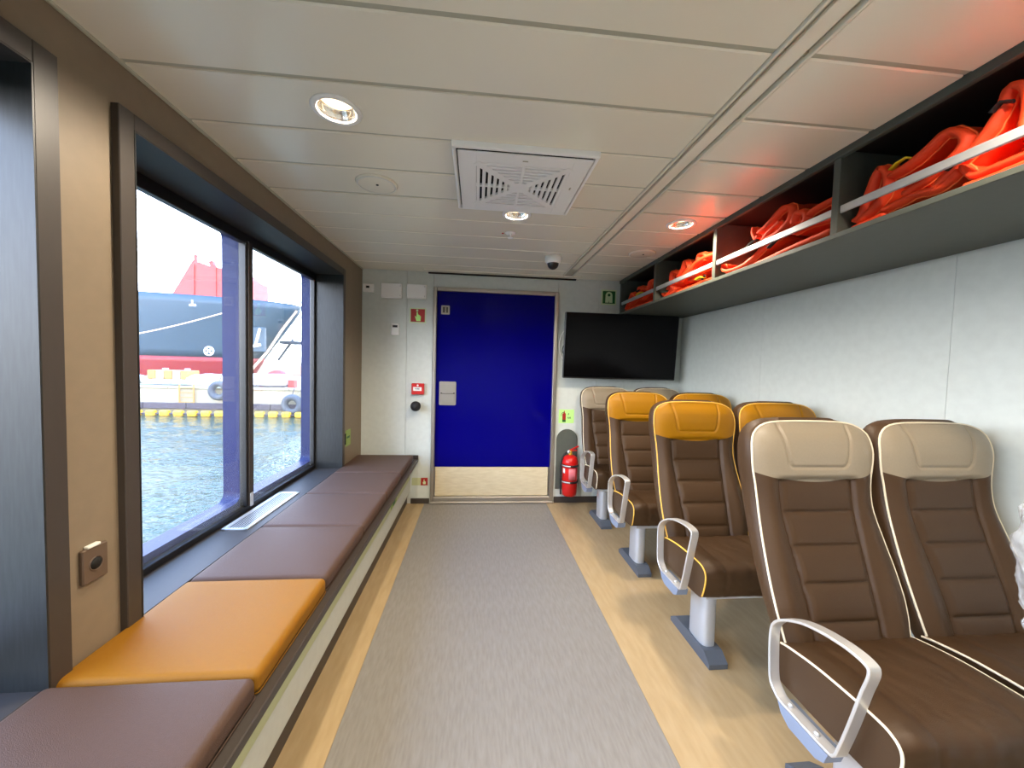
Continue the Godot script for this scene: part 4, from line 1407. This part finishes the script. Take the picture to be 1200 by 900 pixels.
func extinguisher() -> void:
	var bp := thing("extinguisher_board", "dark grey round-topped backing board behind the fire extinguisher", "board", Vector3(0.905, 0.14, ZB))
	var poly := PackedVector2Array([Vector2(-0.105, 0.0), Vector2(0.105, 0.0), Vector2(0.105, 0.49)])
	for k in range(1, 16):
		var a := PI * k / 16
		poly.push_back(Vector2(0.105 * cos(a), 0.49 + 0.105 * sin(a)))
	poly.push_back(Vector2(-0.105, 0.49))
	var b := Build.new()
	b.prism(poly, 0.001, 0.012)
	put("panel", b, M.rack, bp)
	var t := thing("fire_extinguisher", "red fire extinguisher strapped to the back wall beside the door", "fire extinguisher", Vector3(0.922, 0.105, ZB + 0.092))
	b = Build.new()
	b.lathe([[0.0, 0.0], [0.058, 0.0], [0.066, 0.006], [0.071, 0.03], [0.074, 0.10], [0.074, 0.27], [0.073, 0.29], [0.079, 0.295], [0.079, 0.335], [0.066, 0.372], [0.040, 0.390], [0.022, 0.396], [0.0, 0.396]], Vector3.ZERO, Vector3.UP, 36)
	put("cylinder", b, M.red, t)
	b = Build.new()
	b.lathe([[0.0, 0.394], [0.020, 0.394], [0.021, 0.412], [0.014, 0.418], [0.016, 0.44], [0.0, 0.442]], Vector3.ZERO)
	put("valve", b, M.brass, t)
	b = Build.new()
	b.box(Vector3(0.03, 0.455, 0.0), Vector3(0.11, 0.012, 0.022), 0.003, Basis(Vector3.BACK, 0.45))
	put("lever", b, M.red, t)
	b = Build.new()
	b.box(Vector3(0.025, 0.434, 0.0), Vector3(0.08, 0.010, 0.022), 0.003, Basis(Vector3.BACK, 0.12))
	put("handle", b, M.red, t)
	b = Build.new()
	b.lathe([[0.0, 0.0], [0.016, 0.0], [0.016, 0.010], [0.0, 0.010]], Vector3(-0.02, 0.428, 0.014), Vector3.BACK, 18)
	put("gauge", b, M.silver, t)
	for y in [0.142, 0.298]:
		b = Build.new()
		b.lathe([[0.0755, y - 0.009], [0.082, y - 0.010], [0.082, y + 0.010], [0.0755, y + 0.009]], Vector3.ZERO, Vector3.UP, 36)
		put("strap", b, M.strap, t)
		b = Build.new()
		var band := []
		for k in 12:
			var a := deg_to_rad(100.0 + 70.0 * k / 11.0)
			band.push_back(PackedVector3Array([Vector3(cos(a) * 0.0835, y - 0.006, sin(a) * 0.0835), Vector3(cos(a) * 0.0835, y + 0.006, sin(a) * 0.0835), Vector3(cos(a) * 0.081, y + 0.006, sin(a) * 0.081), Vector3(cos(a) * 0.081, y - 0.006, sin(a) * 0.081)]))
		b.loft(band, true, true)
		put("strap_clip", b, M.silver, t)
	for l in [[60.0, 112.0, 0.165, 0.275, M.label_pink], [142.0, 162.0, 0.225, 0.272, M.white]]:
		b = Build.new()
		var band := []
		for k in 12:
			var a := deg_to_rad(lerpf(l[0], l[1], k / 11.0))
			band.push_back(PackedVector3Array([Vector3(cos(a) * 0.0762, l[2], sin(a) * 0.0762), Vector3(cos(a) * 0.0762, l[3], sin(a) * 0.0762), Vector3(cos(a) * 0.074, l[3], sin(a) * 0.074), Vector3(cos(a) * 0.074, l[2], sin(a) * 0.074)]))
		b.loft(band, true, true)
		put("paper_label", b, l[4], t)
	# hose down the left side
	var pts := PackedVector3Array()
	for p in curve([[-0.018, 0.43], [-0.06, 0.40], [-0.088, 0.32], [-0.090, 0.20], [-0.088, 0.09], [-0.086, 0.01]], 6):
		pts.push_back(Vector3(p.x, p.y, 0.005))
	b = Build.new()
	b.tube(pts, 0.008, 8)
	put("hose", b, M.rubber, t)

# ---------------------------------------------------------------- outside
func outside() -> void:
	# water: rippled sheet, finer towards the boat
	var n := FastNoiseLite.new()
	n.seed = 15
	n.frequency = 0.55
	n.fractal_octaves = 4
	var rows := []
	for i in 170:
		var x := -1.6 - 70.0 * pow(i / 169.0, 2.2)
		var row := PackedVector3Array()
		for j in 190:
			var zz := 12.0 - 40.0 * (j / 189.0)
			row.push_back(Vector3(x, SEA + n.get_noise_2d(x * 1.3, zz) * 0.06 + n.get_noise_2d(x * 4.0 + 50.0, zz * 4.0) * 0.022, zz))
		rows.push_back(row)
	var b := Build.new()
	b.loft(rows, false, false, true, Vector3.UP)
	var w := put("water", b, M.water)
	w.set_meta("kind", "stuff")
	tag(w, "rippled greenish harbour water outside the window", "water")
	w.set_meta("kind", "stuff")
	# quay
	var q := struct("quay")
	span("quay_wall", Vector3(-75, -3.0, -44), Vector3(12, -0.58, -25.7), M.quay, q)
	for k in 30:
		span("capping_block", Vector3(-60 + k * 2.4, -0.58, -26.6), Vector3(-60 + k * 2.4 + 2.36, -0.44, -25.64), M.quay, q, 0.03)
	for k in 24:
		span("fender_timber", Vector3(-58 + k * 2.5, -1.82, -25.7), Vector3(-58 + k * 2.5 + 2.46, -1.45, -25.42), M.timber, q, 0.03)
	# boom of yellow floats
	for k in 15:
		var x := -21.9 + k * 0.78
		var t := thing("boom_float", "yellow float of the boom lying on the water along the quay", "float", Vector3(x, SEA - 0.05, -24.84), "yellow floats along the quay")
		var f := Build.new()
		f.cushion(Vector3(0, 0.20, 0), Vector3(0.50, 0.36, 0.34), 0.10, 0.0, 3)
		put("float", f, M.float_yellow, t)
	var rp := Build.new()
	rp.tube(PackedVector3Array([Vector3(-22.3, SEA + 0.12, -24.84), Vector3(-10.6, SEA + 0.12, -24.84)]), 0.05, 8)
	tag(put("boom_rope", rp, M.timber), "dark rope joining the yellow floats along the quay", "rope")
	# tyres
	var ty := [[-11.60, -1.42, 0.66, "big grey tyre hanging on the quay at the far right of the window"], [-15.95, -0.62, 0.62, "big grey tyre hanging on the quay, half behind the blue window pillar"]]
	for a in ty:
		var t := thing("tyre", a[3], "tyre", Vector3(a[0], a[1], -25.24), "tyre fenders on the quay")
		var tb := Build.new()
		var pr := []
		for k in 17:
			var an := TAU * k / 16
			pr.push_back([a[2] * (0.70 + 0.30 * cos(an)), 0.22 * sin(an)])
		tb.lathe(pr, Vector3.ZERO, Vector3.BACK, 36)
		put("rubber", tb, M.tyre, t)
		tb = Build.new()
		tb.tube(PackedVector3Array([Vector3(0, a[2] * 0.9, 0), Vector3(0, a[2] * 0.9 + 0.5, -0.35)]), 0.03, 6)
		put("chain", tb, M.timber, t)
	# goods on the quay
	var n2 := FastNoiseLite.new()
	n2.seed = 6
	n2.frequency = 1.4
	var heap := [[-24.1, 0.40, 0.68], [-18.7, 0.55, 0.85]]
	for a in heap:
		var hb := Build.new()
		hb.cushion(Vector3(0, a[1] * 0.45, 0), Vector3(a[2] * 1.9, a[1] * 1.1, 2.2), 0.22, 0.2, 8, n2, 0.18)
		var t := thing("sacks_heap", ["low pale heap of goods on the quay at the left edge of the window", "rounded white heap of goods on the quay left of the tyre"][heap.find(a)], "heap", Vector3(a[0], -0.46, -28.6), "pale heaps on the quay")
		put("cover", hb, M.ship_white, t)
	var st := thing("pallet_stack", "stack of cream coloured packages on the quay before the red hull", "stack", Vector3(-21.45, -0.46, -29.2))
	for k in 5:
		bx("package", Vector3(-1.08 + k * 0.54, 0.63, 0), Vector3(0.51, 0.62, 1.1), M.tan if k % 2 == 0 else M.quay, st, 0.03)
	for k in 5:
		bx("package", Vector3(-1.28 + k * 0.64, 0.16, 0.1), Vector3(0.60, 0.30, 1.2), M.quay if k % 2 == 0 else M.ship_white, st, 0.03)
	for x in [-0.55, 0.9]:
		bx("cleat", Vector3(x, 1.02, 0), Vector3(0.30, 0.10, 0.2), M.ship_white, st, 0.02)
	st = thing("ladder", "pale yellow ladder on the quay face left of the tyre", "ladder", Vector3(-18.05, -1.5, -25.55))
	for s in [-1, 1]:
		bx("rail", Vector3(s * 0.42, 0.55, 0), Vector3(0.07, 1.3, 0.06), M.tan, st)
	for k in 4:
		bx("rung", Vector3(0, 0.1 + k * 0.3, 0), Vector3(0.84, 0.05, 0.05), M.tan, st)
	st = thing("cargo_block", "long white block of stacked cargo on the quay below the ship's bow", "block", Vector3(-15.0, -0.46, -29.0))
	for k in 3:
		bx("crate", Vector3(-0.95 + k * 0.95, 0.42, 0), Vector3(0.92, 0.80, 1.2), M.ship_white, st, 0.02)
	bx("pallet", Vector3(0.0, 0.01, 0.1), Vector3(2.9, 0.10, 1.3), M.timber, st, 0.01)
	st = thing("red_crate", "small red crate on the quay right of the white cargo", "crate", Vector3(-13.25, -0.46, -28.9))
	bx("body", Vector3(0, 0.14, 0), Vector3(0.42, 0.55, 0.5), M.ship_super, st, 0.02)
	bx("lid", Vector3(0, 0.43, 0), Vector3(0.44, 0.04, 0.52), M.red, st, 0.01)
	ship()
	# land across the harbour
	var hl := struct("hills")
	var poly := PackedVector2Array([Vector2(-140, -3)])
	n2.frequency = 0.06
	for k in 60:
		var x := -140.0 + k * 2.8
		poly.push_back(Vector2(x, -0.6 + 1.6 * (0.5 + 0.5 * n2.get_noise_1d(x)) + 1.2 * n2.get_noise_1d(x * 4.0)))
	poly.push_back(Vector2(26, -3))
	b = Build.new()
	b.prism(poly, -150, -120)
	put("ridge", b, M.hill, hl)
	var sea := Build.new()
	sea.box(Vector3(-60, SEA - 0.6, -100), Vector3(400, 0.2, 260))
	var s2 := put("sea", sea, M.water)
	s2.set_meta("kind", "structure")

func ship() -> void:
	var t := thing("cargo_ship", "large ship with blue grey and red hull and raked bow moored beyond the quay", "ship", Vector3(-22, SEA, -50))
	var o := -Vector3(-22, SEA, -50)
	# half-breadth narrows to the stem; stem rakes with height
	var stem := func(y: float) -> float:
		return table([[-3.0, -28.8], [-1.6, -28.2], [0.0, -27.2], [2.5, -25.7], [5.4, -23.7], [8.2, -22.0]], y)
	var deck := func(f: float) -> float:
		return 8.2 + 0.15 * (1.0 - f) + 0.5 * pow(1.0 - f, 2.0)
	for band in 2:
		var rows := []
		for i in 40:
			var f := i / 39.0          # 0 aft, 1 at the stem
			var row := PackedVector3Array()
			for s in [1.0, -1.0]:
				for k in 9:
					var kk: float = k / 8.0 if s > 0 else 1.0 - k / 8.0
					var y := lerpf(-3.0, 1.55, kk) if band == 0 else lerpf(1.55, deck.call(f), kk)
					var x: float = lerpf(-75.0, stem.call(y), 1.0 - pow(1.0 - f, 1.6))
					var flare := 0.62 + 0.38 * smoothstep(-3.0, 8.0, y)
					var hb := 6.6 * pow(1.0 - pow(f, 3.0), 0.75) * lerpf(1.0, flare, smoothstep(0.3, 1.0, f))
					row.push_back(o + Vector3(x, y, -50 + s * hb))
			rows.push_back(row)
		var b := Build.new()
		b.loft(rows, true, true)
		put("lower_hull" if band == 0 else "upper_hull", b, M.ship_red if band == 0 else M.ship_blue, t)
	# bridge front and funnel casing, red
	var b := Build.new()
	b.prism(PackedVector2Array([Vector2(-36.2, 8.0), Vector2(-33.6, 12.6), Vector2(-33.4, 12.9), Vector2(-31.2, 12.2), Vector2(-28.8, 12.0), Vector2(-28.2, 11.2), Vector2(-27.35, 11.0), Vector2(-27.35, 8.0)]), -53.0, -48.5)
	var sp := put("superstructure", b, M.ship_super, t)
	sp.position = o
	b = Build.new()
	b.box(o + Vector3(-33.45, 13.1, -49), Vector3(0.28, 1.1, 0.28), 0.03)
	b.box(o + Vector3(-33.6, 13.5, -49), Vector3(0.7, 0.12, 0.12), 0.02)
	put("mast", b, M.ship_super, t)
	b = Build.new()
	b.box(o + Vector3(-31.55, 12.55, -49), Vector3(0.5, 0.9, 0.5), 0.05, Basis(Vector3.BACK, 0.35))
	put("vent_post", b, M.ship_super, t)
	for x in [-33.3, -30.9]:
		bx("corner_rib", o + Vector3(x, 10.3, -48.46), Vector3(0.12, 4.2, 0.14), M.ship_super, t)
	# anchor pocket
	bx("anchor_plate", o + Vector3(-25.5, 3.75, -47.0), Vector3(1.9, 2.9, 0.5), M.ship_blue, t, 0.1)
	b = Build.new()
	b.box(o + Vector3(-25.25, 4.1, -46.7), Vector3(0.28, 1.9, 0.25), 0.05, Basis(Vector3.BACK, -0.25))
	b.box(o + Vector3(-25.6, 3.0, -46.7), Vector3(1.4, 0.35, 0.25), 0.05, Basis(Vector3.BACK, 0.2))
	put("anchor", b, M.ship_white, t)
	b = Build.new()
	b.tube(PackedVector3Array([o + Vector3(-22.3, 7.6, -49.6), o + Vector3(-23.9, 5.0, -49.2), o + Vector3(-25.2, 2.4, -48.6), o + Vector3(-27.0, 0.2, -48.6)]), 0.16, 8)
	put("stem_bar", b, M.rope, t)
	# load line mark and little white mark
	b = Build.new()
	b.lathe([[0.36, 0.0], [0.52, 0.0], [0.52, 0.08], [0.36, 0.08]], o + Vector3(-28.6, 2.2, -43.75), Vector3.BACK, 24)
	b.box(o + Vector3(-28.6, 2.2, -43.7), Vector3(0.6, 0.16, 0.08), 0.0, Basis(Vector3.BACK, PI / 4))
	b.box(o + Vector3(-28.6, 2.2, -43.7), Vector3(0.6, 0.16, 0.08), 0.0, Basis(Vector3.BACK, -PI / 4))
	put("hull_mark", b, M.ship_white, t)
	b = Build.new()
	b.box(o + Vector3(-30.1, 7.0, -43.6), Vector3(0.6, 0.22, 0.12))
	b.box(o + Vector3(-30.15, 7.3, -43.6), Vector3(0.1, 0.5, 0.12))
	put("draught_mark", b, M.ship_white, t)
	b = Build.new()
	b.box(o + Vector3(-26.1, 7.3, -46.3), Vector3(0.9, 0.3, 0.4), 0.05)
	put("fairlead", b, M.ship_white, t)
	# mooring rope
	var rp := Build.new()
	var pts := PackedVector3Array()
	for k in 21:
		var f := k / 20.0
		pts.push_back(Vector3(lerpf(-26.1, -44.0, f), lerpf(7.4, 1.5, f) - 0.7 * sin(PI * f), lerpf(-46.0, -40.0, f)))
	rp.tube(pts, 0.07, 6)
	tag(put("mooring_rope", rp, M.rope), "pale mooring rope running across the blue hull", "rope")
	# red bow bulb and grey gangway beyond the stem
	var bb := Build.new()
	var rows := []
	for k in 13:
		var a := PI * k / 12
		var row := PackedVector3Array()
		for j in 16:
			var w := TAU * j / 16
			row.push_back(o + Vector3(-22.3 - 1.6 * cos(a), -1.4 + 1.7 * sin(a) * cos(w) * 1.0, -45.0 + 1.2 * sin(a) * sin(w)))
		rows.push_back(row)
	bb.loft(rows, true, true)
	put("bow_bulb", bb, M.ship_super, t)
	var g := thing("gangway", "grey raised gangway seen past the ship's bow", "gangway", Vector3(-22.0, SEA, -56))
	var go := -g.position
	bx("deck", go + Vector3(-22.0, 3.9, -56), Vector3(10, 0.45, 2.0), M.foot, g, 0.05)
	bx("strut", go + Vector3(-26.6, 2.9, -56), Vector3(0.3, 3.6, 0.3), M.foot, g, 0.03, Basis(Vector3.BACK, -0.6))
	bx("leg", go + Vector3(-17.4, 0.9, -56), Vector3(0.5, 6.0, 0.5), M.foot, g, 0.03)
